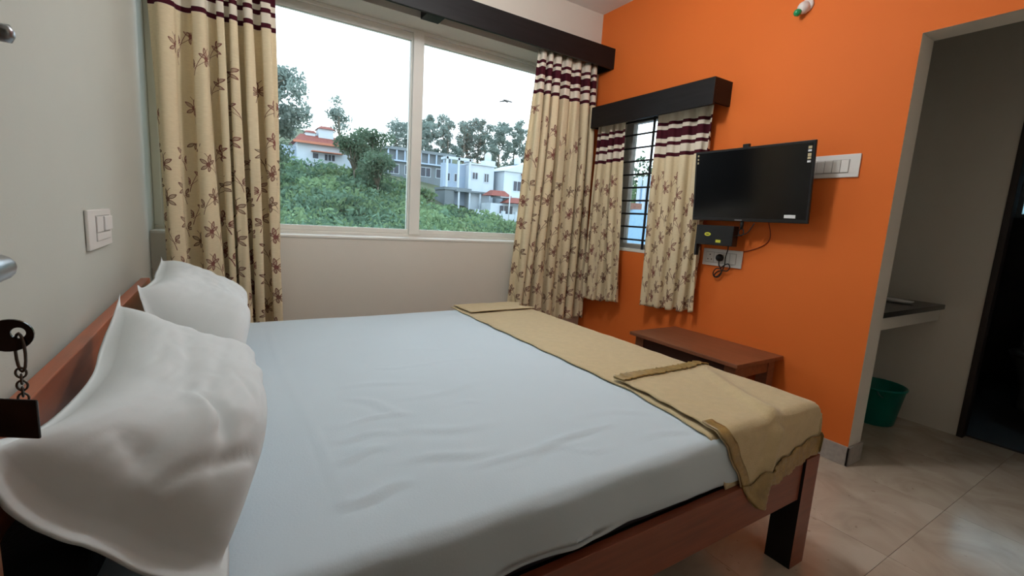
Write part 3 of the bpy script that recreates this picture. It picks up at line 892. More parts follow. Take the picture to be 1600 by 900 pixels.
# upper folded layer with a diagonal ridge down to the hanging corner
def ridge(a, b, s, t):
    # line from (1.62, -.38) to (1.36, .20) in unrolled coordinates
    ax, ay, bx_, by_ = 1.66, -.42, 1.37, .22
    dx, dy = bx_ - ax, by_ - ay; L = math.hypot(dx, dy)
    tt = ((a - ax) * dx + (b - ay) * dy) / L / L
    d = ((a - ax) * dy - (b - ay) * dx) / L + .03 * math.sin(tt * 3)
    if tt < 0: return 0
    return (.006 + .022 * min(1, tt)) * math.exp(-(d / .028) ** 2)
aL2 = lambda b: 1.205 - .045 * max(0, min(1, (b + .30) / .30)) + max(0, b) * .70 + .003 * math.sin(b * 60)
aR2 = lambda b: XE + .085 + .010 * math.sin(b * 11 + 1)
def bend2(s):
    # hem depth along the bottom: two hanging tips near the left, rising towards the foot
    return .245 - .10 * s + .02 * math.exp(-((s - .10) / .05) ** 2) - .02 * math.exp(-((s - .2) / .04) ** 2) + .006 * math.sin(s * 40)
P2 = cloth(aL2, aR2, YE - 1.165, bend2, .020, 60, 110, .005, 3, ridge)
put(P2, 'folded_layer', M_blanket)
# satin hems, slightly proud of the cloth
def proud(P, dz, dy):
    Q = P.copy(); Q[..., 2] += dz; Q[..., 1] -= dy; return Q
H0 = P2[:, :9].copy(); rip = np.array([.004 * math.sin(i * 1.9) + .003 * mnoise.noise((i * .7, 1, 2)) for i in range(61)])
H0[..., 2] += .005; H0[..., 2] += np.abs(rip)[:, None]; H0[..., 1] += rip[:, None]
put(H0, 'satin_hem', M_satin)
H1 = P2[:, -13:].copy(); H1[..., 1] -= .006 + np.abs(rip)[:, None]
put(H1, 'satin_hem', M_satin)
H2 = P2[:5, 62:].copy()
H2[..., 2] += .004; H2[..., 1] -= .005
put(H2, 'satin_hem', M_satin)

# ------------------------------------------------------------------ table by the orange wall
tb = thing('side_table', 'low dark brown wooden table against the orange wall', 'table', (2.46, 1.68, 0))
tx0, tx1, ty0, ty1 = 2.237, XO - .002, 1.306, 2.06
part(box(tx0, tx1, ty0, ty1, .455, .477), 'table_top', M_table, tb, bevel=.003)
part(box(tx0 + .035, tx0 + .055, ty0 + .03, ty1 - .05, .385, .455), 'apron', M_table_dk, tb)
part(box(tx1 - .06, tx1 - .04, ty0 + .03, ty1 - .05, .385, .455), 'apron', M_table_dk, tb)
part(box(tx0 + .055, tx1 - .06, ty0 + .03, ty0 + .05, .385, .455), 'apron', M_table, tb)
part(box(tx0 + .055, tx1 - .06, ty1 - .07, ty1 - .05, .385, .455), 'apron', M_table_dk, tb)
for xx in (tx0 + .03, tx1 - .10):
    for yy in (ty0 + .025, ty1 - .095):
        part(box(xx, xx + .065, yy, yy + .065, 0, .455), 'leg', M_table, tb, bevel=.002)
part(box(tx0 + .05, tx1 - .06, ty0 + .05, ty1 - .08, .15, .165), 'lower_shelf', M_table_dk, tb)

# ------------------------------------------------------------------ television
TVK = .968      # stands off the wall on its arm; size follows
tv = thing('television', 'black flat-screen television mounted on the orange wall', 'television', (2.6455 * TVK, 1.635 * TVK, EYE + (1.4427 - EYE) * TVK))
yaw, tilt = R(1.26), R(5.3)
Rt = Vector((-math.sin(yaw), -math.cos(yaw), 0)); Nn = Vector((-math.cos(yaw), math.sin(yaw), 0))
Up = Vector((0, 0, 1)) * math.cos(tilt) + Nn * math.sin(tilt)
Nf = Rt.cross(Up); 
if Nf.x > 0: Nf = -Nf
def tvp(a, b, c): return tv.location + Rt * a * TVK + Up * b * TVK + Nf * c
def tvbox(a0, a1, b0, b1, c0, c1):
    return MB().hexa([tvp(a, b, c) for c in (c0, c1) for (a, b) in ((a0, b0), (a1, b0), (a1, b1), (a0, b1))])
part(tvbox(-.3675, .3675, -.2175, .2175, -.004, .010), 'cabinet', M_tvblack, tv, bevel=.003)
part(tvbox(-.355, .355, -.197, .205, .0095, .0108), 'screen', M_screen, tv)
part(tvbox(.238, .300, -.190, -.172, .0108, .0114), 'white_sticker', M_stickw, tv)
for i, (hh, mm) in enumerate(((.014, M_stickg), (.010, M_stickw), (.016, M_stickg), (.012, M_stickg), (.010, M_stickw))):
    part(tvbox(.332, .350, .188 - i * .0185 - hh, .188 - i * .0185, .0108, .0114), 'icon_sticker', mm, tv)
for i in range(3):
    part(tvbox(-.350, -.340, .185 - i * .022, .197 - i * .022, .0108, .0114), 'icon_sticker', M_stickg, tv)
part(tvbox(-.060, -.012, -.213, -.206, .010, .0106), 'logo_plate', M_steel, tv)
part(tvbox(-.045, -.005, .2165, .236, -.012, .006), 'mount_clip', M_tvblack, tv, bevel=.002)
part(box(2.668, XO - .001, 1.44, 1.68, 1.36, 1.52), 'wall_mount', M_iron, tv)
part(box(2.585, 2.668, 1.555, 1.605, 1.40, 1.47), 'mount_arm', M_iron, tv)
part(tvbox(-.03, .03, -.20, .20, -.022, -.004), 'mount_rail', M_iron, tv)
part(MB().tube([tvp(-.02, -.20, -.008), tvp(-.02, -.235, -.006), tvp(-.02, -.262, -.004)], [.009, .010, .008], 12), 'hanging_plug', M_cable, tv, smooth=True)
pts = [(tvp(-.02, -.275, -.004) + Rt * (.016 * math.cos(a)) + Vector((0, 0, 1)) * (.020 * math.sin(a) - .008)) for a in np.linspace(0, 2 * PI, 14)[:-1]]
part(MB().tube(pts, .0035, 8, closed=True, smooth=2), 'cable_coil', M_cable, tv, smooth=True)

# set-top box carried below the screen
sb = thing('set_top_box', 'small black box with yellow stickers under the television', 'set-top box', (2.55, 1.75, 1.07))
sx_ = 2.555
part(box(sx_, sx_ + .055, 1.628, 1.882, 1.072, 1.194), 'case', M_tvblack, sb, bevel=.004)
part(box(sx_ + .055, XO - .001, 1.70, 1.80, 1.110, 1.150), 'wall_arm', M_iron, sb, bevel=.002)
part(box(sx_ + .02, sx_ + .05, 1.882, 1.896, 1.0, 1.194), 'side_bracket', M_iron, sb, bevel=.002)
m = MB(); n_ = 24
for cx_ in (sx_ - .0002, sx_ - .0012):
    for i in range(n_): a = 2 * PI * i / n_; m.v.append((cx_, 1.797 + .022 * math.cos(a), 1.138 + .0115 * math.sin(a)))
m.face(tuple(range(n_))); m.face(tuple(range(n_, 2 * n_))[::-1])
for i in range(n_): m.face((i, (i + 1) % n_, n_ + (i + 1) % n_, n_ + i))
part(m, 'oval_sticker', M_yellow, sb)
part(box(sx_ - .0016, sx_ - .0012, 1.787, 1.807, 1.1355, 1.1405), 'sticker_print', M_table_dk, sb)
part(box(sx_ - .0012, sx_ - .0002, 1.703, 1.737, 1.090, 1.107), 'square_sticker', M_yellow, sb)

# power socket plate with plug
def plate(name, label, cat, y0, y1, z0, z1, x=XO):
    t = thing(name, label, cat, (x - .004, (y0 + y1) / 2, z0))
    part(box(x - .010, x - .001, y0, y1, z0, z1), 'plate', M_plastic_w, t, bevel=.003)
    return t
so = plate('socket_board', 'white socket plate holding a black plug below the set-top box', 'socket', 1.628, 1.900, .938, 1.046)
part(box(XO - .012, XO - .009, 1.665, 1.875, .958, 1.026), 'module_frame', M_plastic_g, so)
for i, (a, b) in enumerate(((1.667, 1.705), (1.708, 1.745), (1.748, 1.815), (1.818, 1.873))):
    part(box(XO - .0145, XO - .010, a, b, .960, 1.024), 'module', M_plastic_w, so, bevel=.001)
for (yy, zz) in ((1.845, 1.008), (1.832, .978), (1.858, .978)):
    part(MB().lathe([(.004, 0), (.004, .0006)], 12, (XO - .0145, yy, zz), (-1, 0, 0)), 'pin_hole', M_cable, so)
pg = thing('power_plug', 'black power plug with coiled cable on the lower white socket', 'plug', (XO - .03, 1.765, .90))
part(MB().lathe([(.010, 0), (.022, .001), (.024, .012), (.020, .024), (.012, .030)], 20, (XO - .0146, 1.768, .993), (-1, 0, 0)), 'plug_body', M_cable, pg, smooth=True)
pts = [(XO - .03, 1.766, .975), (XO - .03, 1.764, .948), (XO - .026, 1.752, .928), (XO - .022, 1.744, .905), (XO - .02, 1.762, .872), (XO - .02, 1.792, .868), (XO - .021, 1.803, .893), (XO - .022, 1.785, .922), (XO - .023, 1.755, .925),
       (XO - .026, 1.735, .945), (XO - .027, 1.705, .960), (XO - .026, 1.690, .940), (XO - .024, 1.708, .915), (XO - .024, 1.740, .915), (XO - .025, 1.770, .905), (XO - .024, 1.792, .880), (XO - .022, 1.778, .870), (XO - .022, 1.748, .900),
       (XO - .026, 1.728, .950), (XO - .035, 1.722, 1.0), (2.62, 1.69, 1.05), (2.59, 1.67, 1.075)]
part(MB().tube(pts, .0035, 8, smooth=6), 'cable', M_cable, pg, smooth=True)
rc = MB().tube([(XO - .004, 1.628, 1.044), (XO - .004, 1.57, 1.062), (XO - .004, 1.50, 1.10), (XO - .010, 1.475, 1.15), (2.60, 1.455, 1.235)], .0026, 8, smooth=6).build('signal_cable', M_redcable, smooth=True)
tag(rc, 'thin reddish cable running up the orange wall to the television', 'cable')
rc2 = MB().tube([(2.58, 1.628, 1.135), (2.57, 1.60, 1.14), (2.57, 1.55, 1.16), (2.56, 1.51, 1.215)], .003, 8, smooth=6).build('video_cable', M_cable, smooth=True)
tag(rc2, 'short black cable between set-top box and television', 'cable')

# switch board right of the television
sw = plate('switch_board', 'wide white switch board partly behind the right edge of the television', 'switch', 1.085, 1.345, 1.467, 1.582)
part(box(XO - .012, XO - .009, 1.130, 1.32, 1.490, 1.556), 'module_frame', M_plastic_g, sw)
for i in range(5):
    part(box(XO - .0155, XO - .011, 1.132 + i * .0375, 1.167 + i * .0375, 1.492, 1.554), 'rocker', M_plastic_w, sw, bevel=.0015)
# switch on the left wall
ls = thing('switch_board', 'white switch plate on the pale wall above the headboard', 'switch', (XL + .004, 1.91, .99))
part(box(XL + .001, XL + .010, 1.755, 2.065, .990, 1.108), 'plate', M_plastic_w, ls, bevel=.003)
part(box(XL + .009, XL + .011, 1.840, 2.035, 1.012, 1.090), 'module_frame', M_plastic_g, ls)
part(box(XL + .010, XL + .014, 1.843, 1.925, 1.040, 1.087), 'module', M_plastic_w, ls, bevel=.001)
part(box(XL + .010, XL + .019, 1.928, 2.032, 1.042, 1.087), 'rocker', M_plastic_w, ls, bevel=.002)
part(box(XL + .010, XL + .013, 1.843, 2.032, 1.014, 1.037), 'module', M_plastic_w, ls, bevel=.001)

# bulb holder with a green bulb
bh = thing('wall_lamp', 'white angled bulb holder with small green bulb high on the orange wall', 'lamp', (XO - .004, 1.46, 2.38))
ax = Vector((-.62, .34, -.55)).normalized(); bo = Vector((XO - .001, 1.458, 2.384))
part(MB().lathe([(.034, 0), (.034, .007), (.030, .012), (.024, .016)], 28, bo, (-1, 0, 0)), 'base', M_bulbw, bh, smooth=True)
part(MB().lathe([(.024, 0), (.030, .012), (.031, .024), (.026, .038), (.018, .046)], 28, bo + Vector((-.004, 0, 0)), ax), 'holder', M_bulbw, bh, smooth=True)
part(MB().lathe([(.011, .0), (.014, .004), (.0185, .013), (.018, .024), (.012, .033), (.004, .037)], 24, bo + ax * .046, ax), 'bulb', M_green, bh, smooth=True)

# ------------------------------------------------------------------ passage objects
ct = thing('counter', 'black granite counter on a cream ledge in the passage', 'counter', (3.31, 1.3, .69))
part(box(XO + TO + .001, XF - .001, .945, 1.60, .762, .792), 'granite_top', M_granite, ct, bevel=.003)
part(box(XO + TO + .001, XF - .001, .965, 1.60, .690, .762), 'ledge_beam', M_cream, ct)
ba = MB().lathe([(.02, .0), (.075, .004), (.085, .012), (.088, .020), (.080, .021), (.055, .012), (.01, .008)], 28, (3.50, 1.10, .7925), sx=.55, sy=1.0).build('soap_dish', M_ceramic, smooth=True)
tag(ba, 'small white soap dish on the granite counter', 'dish')
bu = thing('bucket', 'teal plastic bucket on the floor under the granite counter', 'bucket', (3.56, 1.13, 0))
part(MB().lathe([(.001, .004), (.104, .004), (.108, .0), (.112, .006), (.145, .235), (.152, .237), (.153, .246), (.147, .250), (.141, .246), (.108, .012), (.001, .010)], 40, (3.56, 1.13, 0.0005)), 'tub', M_teal, bu, smooth=True)
hp = [(3.56 + .15 * math.cos(a), 1.13 + .05 * math.sin(a) * 0 + .148 * math.sin(a) * .25 - .05, .235 - .06 * abs(math.sin(a))) for a in np.linspace(PI, 2 * PI, 15)]
part(MB().tube(hp, .003, 8), 'handle', M_steel, bu, smooth=True)
# toilet in the dark bathroom
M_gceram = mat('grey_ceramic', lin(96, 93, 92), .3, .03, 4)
tl = thing('toilet', 'grey ceramic toilet in the dark bathroom doorway', 'toilet', (4.95, .62, 0))
part(MB().lathe([(.001, 0), (.13, 0), (.12, .08), (.12, .18), (.17, .30), (.195, .38), (.20, .40), (.19, .405), (.15, .39), (.05, .28), (.001, .27)], 32, (4.95, .62, 0.0005), sx=1.25), 'bowl', M_gceram, tl, smooth=True)
m = MB().lathe([(.150, .0), (.205, .0), (.21, .012), (.20, .022), (.150, .022), (.145, .01)], 32, (4.95, .62, .408), sx=1.25)
part(m, 'seat', M_gceram, tl, smooth=True)
part(box(5.18, 5.38, .42, .82, .38, .76), 'cistern', M_gceram, tl, bevel=.02)

# ------------------------------------------------------------------ outside: hillside
def ground(x, y):
    z = -2.4 + .135 * y - .12 * min(20, max(0, x - 10)) * min(1, max(0, (y - 12) / 25))
    if 10 < y < 55: z -= 1.5 * math.sin(PI * (y - 10) / 45)
    if y > 56: z += .10 * (y - 56)
    return z + .5 * mnoise.noise((x * .08, y * .08, 0))
NX, NY = 70, 60
P = np.zeros((NX + 1, NY + 1, 3))
for i in range(NX + 1):
    for j in range(NY + 1):
        x = -30 + 120 * i / NX; y = 5 + 105 * (j / NY) ** 1.3
        P[i, j] = (x, y, ground(x, y))
g = MB().grid(P).build('ground', M_soil, smooth=True)
tag(g, 'sloping hillside ground outside the picture window', 'hillside', kind='structure')
def strip_on_ground(pts, wd, name, mt, label):
    Q = np.zeros((len(pts) * 8, 2, 3)); c_ = catmull([Vector((a, b, 0)) for a, b in pts], 8)
    Q = np.zeros((len(c_), 2, 3))
    for i, p in enumerate(c_):
        for k_ in (0, 1):
            y = p.y + (k_ - .5) * wd; Q[i, k_] = (p.x, y, ground(p.x, y) + .12)
    o = MB().grid(Q).build(name, mt, solid=.05)
    return tag(o, label, 'path')
strip_on_ground([(12, 47), (17, 48), (19.5, 46.5), (21, 47)], 2.2, 'dirt_path', M_path, 'pale dirt track crossing the slope between the houses')

def leaf_cloud(rs, clumps, n_per, size, flat=.0):
    """clumps: list of (centre, radii). Returns verts, faces of bent leaf quads."""
    allv = []; 
    for (c_, r_), n in zip(clumps, n_per):
        d = rs.normal(size=(n, 3)); d /= np.linalg.norm(d, axis=1)[:, None]
        rad = rs.rand(n) ** .45
        p = np.array(c_) + d * rad[:, None] * np.array(r_)
        ax = rs.normal(size=(n, 3)); ax /= np.linalg.norm(ax, axis=1)[:, None]
        bx = np.cross(ax, rs.normal(size=(n, 3))); bx /= np.linalg.norm(bx, axis=1)[:, None]
        s = size * (.6 + .8 * rs.rand(n))
        a = ax * s[:, None]; b = bx * (s * .45)[:, None]
        allv.append(np.stack([p - a, p + b, p + a, p - b], 1))
    v = np.concatenate(allv).reshape(-1, 3)
    return v
def leaves_obj(v, name, mt, parent=None, origin=(0, 0, 0)):
    n = len(v) // 4
    me = bpy.data.meshes.new(name)
    me.vertices.add(len(v)); me.vertices.foreach_set('co', (v - np.array(origin)).astype(np.float32).ravel())
    me.loops.add(len(v)); me.loops.foreach_set('vertex_index', np.arange(len(v), dtype=np.int32))
    me.polygons.add(n); me.polygons.foreach_set('loop_start', np.arange(0, len(v), 4, dtype=np.int32)); me.polygons.foreach_set('loop_total', np.full(n, 4, dtype=np.int32))
    me.materials.append(mt); me.update(calc_edges=True); me.validate()
    o = bpy.data.objects.new(name, me); C.objects.link(o)
    if parent: o.parent = parent
    else: o.location = origin
    return o
vs_ = []; mi_ = []
for cnt, sd in ((520, 1), (380, 2)):
    rs = np.random.RandomState(sd)
    for _ in range(cnt):
        y = 8 + 45 * rs.rand() ** .75
        x = y * (-.05 + .85 * rs.rand())
        if sd == 2: x = y * (-.05 + .40 * rs.rand() if rs.rand() < .7 else .3 + .6 * rs.rand())
        if abs(y - 47) < 2 and 12 < x < 24: continue
        if x > 20 and y > 43.5: continue
        if 5.5 < x < 14 and y < 12: continue
        if 4.5 < x < 14 and y > 52.5: continue
        r_ = (.55 + .012 * y) * (.7 + .6 * rs.rand())
        z = ground(x, y) + r_ * .45
        vs_.append(leaf_cloud(rs, [((x, y, z), (r_ * 1.25, r_ * 1.1, r_ * .85))], [150], .045 + .0045 * y))
        mi_ += [sd - 1] * 150
o = leaves_obj(np.concatenate(vs_), 'hillside_shrubs', M_leafA)
o.data.materials.append(M_leafA2)
o.data.polygons.foreach_set('material_index', np.array(mi_, dtype=np.int32))
tag(o, 'dense green shrubs covering the slope below the houses', 'shrubs', kind='stuff')

def tree(label, x, y, h, crown_w, mt, style, seed, group, n=900, lsz=.22):
    rs = np.random.RandomState(seed); z0 = ground(x, y) - .3
    t = thing('tree', label, 'tree', (x, y, z0), group)
    tr = MB()
    lean = rs.normal() * .02 * h
    top = (x + lean, y, z0 + h * .9)
    tr.tube([(x, y, z0), (x + lean * .3, y, z0 + h * .35), top], [h * .018 + .05, h * .012 + .03, .02], 7)
    cl, npn = [], []
    if style == 'tall':
        lo = .5 if x < 10 else .34
        k_ = 20
        for i in range(k_):
            f = lo + (.97 - lo) * ((i + rs.rand()) / k_) ** .8
            w_ = crown_w * .5 * (.35 + .65 * math.sin(PI * min(1, (f - lo) / (1 - lo) * .75 + .2)))
            ang = rs.rand() * 2 * PI; off = w_ * (.25 + .75 * rs.rand())
            c_ = (x + lean * f + off * math.cos(ang), y + off * math.sin(ang), z0 + h * f)
            q_ = crown_w * (.13 + .10 * rs.rand())
            cl.append((c_, (q_, q_, q_ * .8))); npn.append(n // k_)
            tr.tube([(x + lean * f * .8, y, z0 + h * (f - .07)), c_], [.05, .015], 5)
    else:
        k_ = 12
        for i in range(k_):
            ang = rs.rand() * 2 * PI; rr = crown_w * .33 * rs.rand() ** .5
            f = .45 + .47 * rs.rand()
            c_ = (x + rr * math.cos(ang), y + rr * math.sin(ang), z0 + h * f)
            q_ = crown_w * (.20 + .1 * rs.rand()) * (1.1 - .5 * abs(f - .62))
            cl.append((c_, (q_, q_, q_ * .8))); npn.append(n // k_)
            tr.tube([(x, y, z0 + h * .35), c_], [.06, .02], 5)
    part(tr, 'trunk', M_bark, t, smooth=True)
    v = leaf_cloud(rs, cl, npn, lsz)
    leaves_obj(v, 'crown', mt, t, (x, y, z0))
    return t
tree('tall grey-green tree rising beside the left curtain edge', 3.5, 40, 10.0, 4.8, M_leafC, 'tall', 21, 'trees outside the picture window', 6500, .16)
tree('short dark tree in front of the left house corner by the curtain', 2.7, 38, 5.0, 3.4, M_leafB, 'round', 22, 'trees outside the picture window', 1800, .16)
tree('round leafy tree just left of the window mullion', 13.3, 50, 6.6, 4.6, M_leafB, 'round', 23, 'trees outside the picture window', 2600, .17)
tree('leafy tree overlapping the right end of the red-roofed house', 11.2, 49, 5.2, 3.6, M_leafB, 'round', 24, 'trees outside the picture window', 2000, .17)
tree('small distant tree behind the roof of the left house', 14.4, 72, 9.4, 3.6, M_leafC, 'round', 25, 'trees outside the picture window', 1200, .2)
tree('bush-like tree on the slope below the round leafy tree', 12.0, 43, 4.2, 4.2, M_leafB, 'round', 26, 'trees outside the picture window', 1800, .17)
tree('pale distant tree partly hidden by the window mullion', 22.6, 72, 8.4, 4.6, M_leafC, 'round', 27, 'trees outside the picture window', 1300, .2)
eu = [(25.4, 74, 8.2), (27.2, 70, 9.0), (29.4, 76, 10.4), (31.4, 72, 10.0), (33.2, 78, 10.8), (34.8, 73, 10.2), (36.8, 76, 10.8), (38.4, 72, 11.2), (40.2, 78, 11.6), (41.8, 73, 11.0), (43.6, 76, 11.8), (45.4, 72, 11.4), (47.2, 77, 12.4), (49.2, 73, 12.0), (51.0, 76, 12.6), (53.0, 74, 12.4)]
ORD = 'first second third fourth fifth sixth seventh eighth ninth tenth eleventh twelfth thirteenth fourteenth fifteenth sixteenth'.split()
for i, (x, y, h) in enumerate(eu):
    tree('slender skyline tree behind the houses, %s in its row counted from the mullion' % ORD[i], x, y, h, 4.2, M_leafC, 'tall', 40 + i, 'row of slender trees on the skyline', 2200, .20)
# trees seen through the small grilled window
tree('green tree seen through the black grille of the small window', 15.2, 13.6, 5.6, 3.6, M_leafB, 'round', 70, 'trees outside the small window', 1800, .10)
tree('low green tree behind the pale blue wall outside the grille', 13.2, 12.4, 4.2, 2.6, M_leafA, 'round', 71, 'trees outside the small window', 1500, .09)

# ------------------------------------------------------------------ outside: houses
def win(parent, x0, x1, z0, z1, y, panes=1):
    l = parent.location
    f = MB().box(x0, x1, y - .06, y + .02, z0, z1)
    f.v = [(a - l.x, b - l.y, c_ - l.z) for a, b, c_ in f.v]
    o = f.build('window', M_hw, parent)
    wd = (x1 - x0 - .08 * (panes + 1)) / panes
    for i in range(panes):
        a0 = x0 + .08 + i * (wd + .08)
        p = MB().box(a0, a0 + wd, y - .075, y - .055, z0 + .08, z1 - .08)
        p.v = [(a - l.x, b - l.y, c_ - l.z) for a, b, c_ in p.v]
        p.build('pane', M_hwin, o)
# left house, white with a red roof
h1 = thing('house', 'white house with red roof on the slope left of the mullion', 'house', (9.6, 57, 4.0), 'houses outside')
def hx1(px): return 6.64 + (px - 463) * .0664
def hz1(px, py): return 5.037 + (265 - py) * .0665 + (px - 463) * .0069
part(box(6.75, 12.4, 55, 60, 3.2, 8.0), 'walls', M_hw, h1)
part(MB().hexa([(6.3, 54.5, 8.0), (12.8, 54.5, 8.0), (12.8, 60.5, 8.0), (6.3, 60.5, 8.0), (7.2, 56.2, 9.0), (11.8, 56.2, 9.0), (11.8, 58.8, 9.0), (7.2, 58.8, 9.0)]), 'roof', M_red, h1)
part(box(6.3, 12.8, 54.45, 54.55, 7.86, 8.1), 'fascia', M_trim, h1)
part(box(9.0, 10.55, 55.8, 57.6, 8.3, 9.75), 'roof_room', M_hw, h1)
part(MB().hexa([(8.85, 55.6, 9.75), (10.7, 55.6, 9.75), (10.7, 57.8, 9.75), (8.85, 57.8, 9.75), (9.3, 56.2, 10.1), (10.3, 56.2, 10.1), (10.3, 57.2, 10.1), (9.3, 57.2, 10.1)]), 'roof_room_cap', M_red, h1)
part(box(7.7, 8.7, 56, 57.2, 8.6, 9.2), 'chimney', M_hw, h1)
part(MB().hexa([(7.6, 55.9, 9.2), (8.8, 55.9, 9.2), (8.8, 57.3, 9.2), (7.6, 57.3, 9.2), (7.8, 56.2, 9.45), (8.6, 56.2, 9.45), (8.6, 57, 9.45), (7.8, 57, 9.45)]), 'chimney_cap', M_red, h1)
part(box(8.1, 11.3, 54.2, 55.0, 7.08, 7.18), 'sunshade', M_trim, h1)
win(h1, 8.2, 8.9, 6.35, 7.05, 55, 1); win(h1, 9.4, 10.6, 6.25, 7.05, 55, 3)
for i in range(5):
    part(box(6.75, 9.2, 54.15, 54.22, 5.2 + i * .25, 5.32 + i * .25), 'rail', M_hw, h1)
part(box(6.7, 12.9, 54.0, 54.14, 3.4, 5.25), 'terrace_wall', M_hw, h1)
part(box(12.55, 13.05, 54.0, 54.5, 3.2, 6.0), 'gate_pillar', M_hw, h1)
part(box(5.2, 6.75, 56, 60, 3.2, 7.6), 'side_wing', M_hb, h1)
part(box(9.3, 12.6, 54.02, 54.08, 5.55, 5.62), 'rail', M_hwin, h1)
# grey concrete building
gb = thing('building', 'unfinished grey concrete building behind the window mullion', 'building', (24, 68, 6), 'houses outside')
part(box(19.5, 29.6, 66, 69, 4.5, 9.9), 'walls', M_hg, gb)
part(box(19.2, 30.0, 65.5, 69.3, 9.9, 10.3), 'roof_slab', M_hg, gb)
part(box(19.3, 29.9, 65.5, 66, 8.35, 8.55), 'balcony_slab', M_hb, gb)
for i in range(9):
    part(box(19.6 + i * 1.2, 19.78 + i * 1.2, 65.55, 65.75, 8.55, 9.9), 'pillar', M_hb, gb)
for i in range(4): win(gb, 19.8 + i * 2.4, 21.4 + i * 2.4, 6.6, 8.0, 66, 2)
# right cluster
def hx2(px): return 21.656 + (px - 695) * .0839
def hz2(px, py): return 3.825 + (300 - py) * .0722 + (px - 695) * .0072
h2 = thing('house', 'white flat-roofed house with open concrete frame and roof tank', 'house', (24.9, 52, 2.5), 'houses outside')
part(box(22.0, 24.9, 51.5, 52.3, 1.5, 7.3), 'rear_walls', M_hb, h2)
for px in (21.75, 23.2, 24.65):
    part(box(px, px + .22, 50, 50.25, 4.4, 7.85), 'frame_post', M_hw, h2)
part(box(21.7, 25.0, 50, 50.25, 7.6, 7.9), 'frame_beam', M_hw, h2)
part(box(21.7, 22.0, 50.2, 51.6, 7.6, 7.88), 'frame_beam', M_hw, h2)
part(box(24.7, 25.0, 50.2, 51.6, 7.6, 7.88), 'frame_beam', M_hw, h2)
part(box(21.6, 25.1, 50, 53, 4.15, 4.45), 'floor_slab', M_hg, h2)
part(box(21.7, 22.9, 50.1, 53, 1.5, 4.15), 'ground_floor', M_hg, h2)
part(box(24.9, 28.2, 50.3, 56, 1.5, 7.35), 'walls', M_hw, h2)
part(box(24.8, 28.4, 50.1, 56.2, 7.35, 7.5), 'roof_slab', M_hw, h2)
win(h2, 25.2, 26.0, 5.6, 6.5, 50.3, 2); win(h2, 26.8, 27.5, 5.4, 6.5, 50.3, 2); win(h2, 22.3, 22.9, 5.2, 6.2, 51.5, 1); win(h2, 23.4, 24.1, 5.2, 6.2, 51.5, 1)
part(box(27.2, 28.6, 50.8, 52, 7.5, 8.1), 'tank_stand', M_hw, h2)
part(MB().lathe([(.38, 0), (.42, .1), (.42, .75), (.30, .9), (.18, .98), (.18, 1.06)], 18, (27.85, 51.4, 8.1)), 'water_tank', M_hw, h2, smooth=True)
part(box(22.9, 27.6, 49.5, 50.2, 4.0, 4.2), 'porch_slab', M_hg, h2)
for px in (23.2, 24.6, 26.0, 27.3):
    part(box(px, px + .18, 49.6, 49.8, 1.8, 4.0), 'porch_post', M_hw, h2)
h3 = thing('house', 'white house with red sloped roof pieces at the right curtain edge', 'house', (30.5, 50, 2.0), 'houses outside')
part(box(28.9, 35.5, 49, 54, 1.0, 6.9), 'walls', M_hw, h3)
part(MB().hexa([(28.6, 48.8, 6.9), (35.8, 48.8, 6.9), (35.8, 54.2, 6.9), (28.6, 54.2, 6.9), (31.5, 48.9, 8.0), (33.0, 48.9, 8.0), (33.0, 54, 8.0), (31.5, 54, 8.0)]), 'gable', M_hw, h3)
part(MB().hexa([(31.3, 48.4, 6.3), (35.9, 48.4, 5.6), (35.9, 50, 6.6), (31.3, 50, 7.3), (31.3, 48.4, 6.45), (35.9, 48.4, 5.75), (35.9, 50, 6.75), (31.3, 50, 7.45)]), 'roof', M_red, h3)
part(MB().lathe([(.38, 0), (.42, .1), (.42, .75), (.30, .9), (.18, .98), (.18, 1.06)], 18, (31.6, 50.5, 8.0)), 'water_tank', M_hw, h3, smooth=True)
part(box(27.1, 31.0, 46.5, 49, 3.6, 3.75), 'porch_slab', M_hw, h3)
part(MB().hexa([(25.8, 46.4, 3.75), (28.6, 46.4, 3.75), (28.6, 48.8, 3.75), (25.8, 48.8, 3.75), (26.5, 47.2, 4.4), (28.0, 47.2, 4.4), (28.0, 48, 4.4), (26.5, 48, 4.4)]), 'porch_roof', M_red, h3)
part(MB().hexa([(27.4, 44.9, 3.0), (30.6, 44.9, 3.0), (30.6, 47.3, 3.0), (27.4, 47.3, 3.0), (28.4, 45.8, 3.65), (29.8, 45.8, 3.65), (29.8, 46.6, 3.65), (28.4, 46.6, 3.65)]), 'porch_roof', M_red, h3)
part(box(25.9, 30.4, 46.6, 48.9, .5, 2.9), 'porch_walls', M_hw, h3)
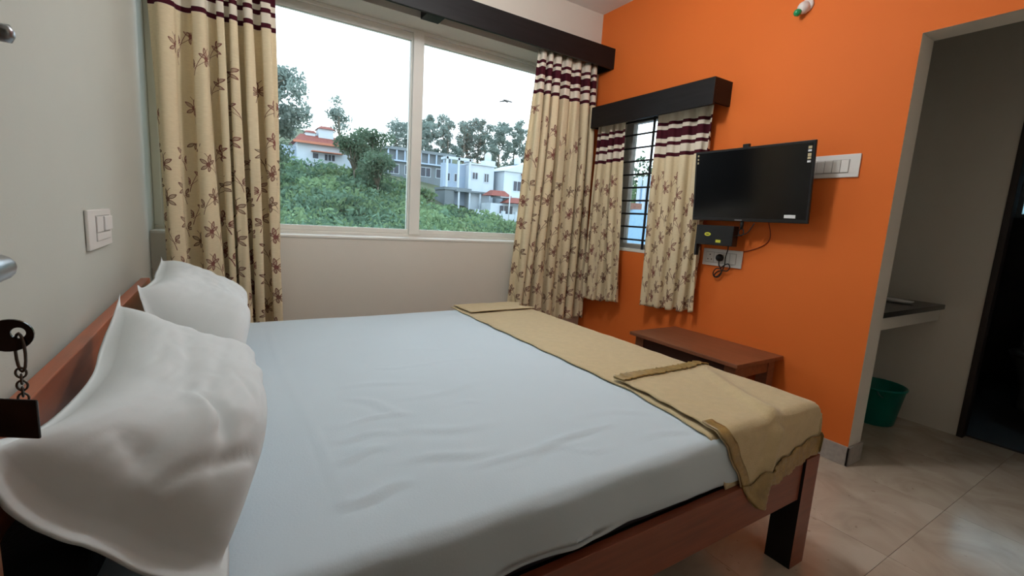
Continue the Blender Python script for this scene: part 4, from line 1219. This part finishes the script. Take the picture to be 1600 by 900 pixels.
win(h3, 27.0, 28.9, 1.55, 2.75, 46.6, 3); win(h3, 30.2, 31.4, 4.6, 5.9, 49, 2); win(h3, 32.2, 33.6, 4.2, 5.6, 49, 2); win(h3, 31.0, 32.6, 1.8, 3.1, 49, 3)
cw = thing('compound_wall', 'white compound wall with posts in front of the right houses', 'wall', (27, 45.5, .5), 'houses outside')
part(box(23.4, 36, 45.4, 45.6, -.5, 1.75), 'wall_panel', M_hw, cw)
for i in range(8): part(box(23.4 + i * 1.7, 23.75 + i * 1.7, 45.3, 45.7, -.5, 2.05), 'pillar', M_hw, cw)
po = MB().tube([(25.6, 42, .5), (25.6, 42, 4.2)], .06, 8).build('utility_pole', M_hw, smooth=True, origin=(25.6, 42, .5))
tag(po, 'thin white pole standing before the right-hand houses', 'pole')
# pale blue neighbour wall outside the small window
nb_ = thing('boundary_wall', 'pale blue boundary wall seen through the lower grille', 'wall', (8.1, 8, -2))
part(box(8.0, 8.2, 4.5, 10.5, -2, 1.55), 'wall_panel', M_bluewall, nb_)
part(box(7.9, 8.3, 7.66, 8.6, 1.55, 1.70), 'coping', M_brownroof, nb_)
fw = thing('outbuilding', 'white slatted outbuilding behind the pale blue wall', 'building', (10.4, 9.3, -1))
part(box(10.3, 12, 8.3, 9.75, -1, 2.35), 'walls', M_bluewall, fw)
for i in range(7): part(box(10.24, 10.3, 8.32 + i * .21, 8.44 + i * .21, 1.2, 2.6), 'slat', M_hw, fw)

# bird in the sky
bd = thing('bird', 'small dark bird gliding in the sky right of the mullion', 'bird', (23.3, 40, 12.4))
part(MB().lathe([(.01, -.35), (.06, -.22), (.10, 0), (.08, .16), (.05, .24), (.01, .32)], 12, (23.3, 40, 12.4), (.9, .2, -.2)), 'body', M_birdm, bd, smooth=True)
for s_ in (-1, 1):
    b_ = Vector((23.3, 40, 12.43)); sd_ = Vector((.86, -.5, -.12 if s_ > 0 else .20)) * s_; fw_ = Vector((.35, .6, .72))
    q_ = [b_ - fw_ * .12, b_ + fw_ * .12, b_ + sd_ * .62 + fw_ * .02, b_ + sd_ * .62 - fw_ * .10]
    part(MB().hexa([p - Vector((0, 0, .02)) for p in q_] + [p + Vector((0, 0, .02)) for p in q_]), 'wing', M_birdm, bd)
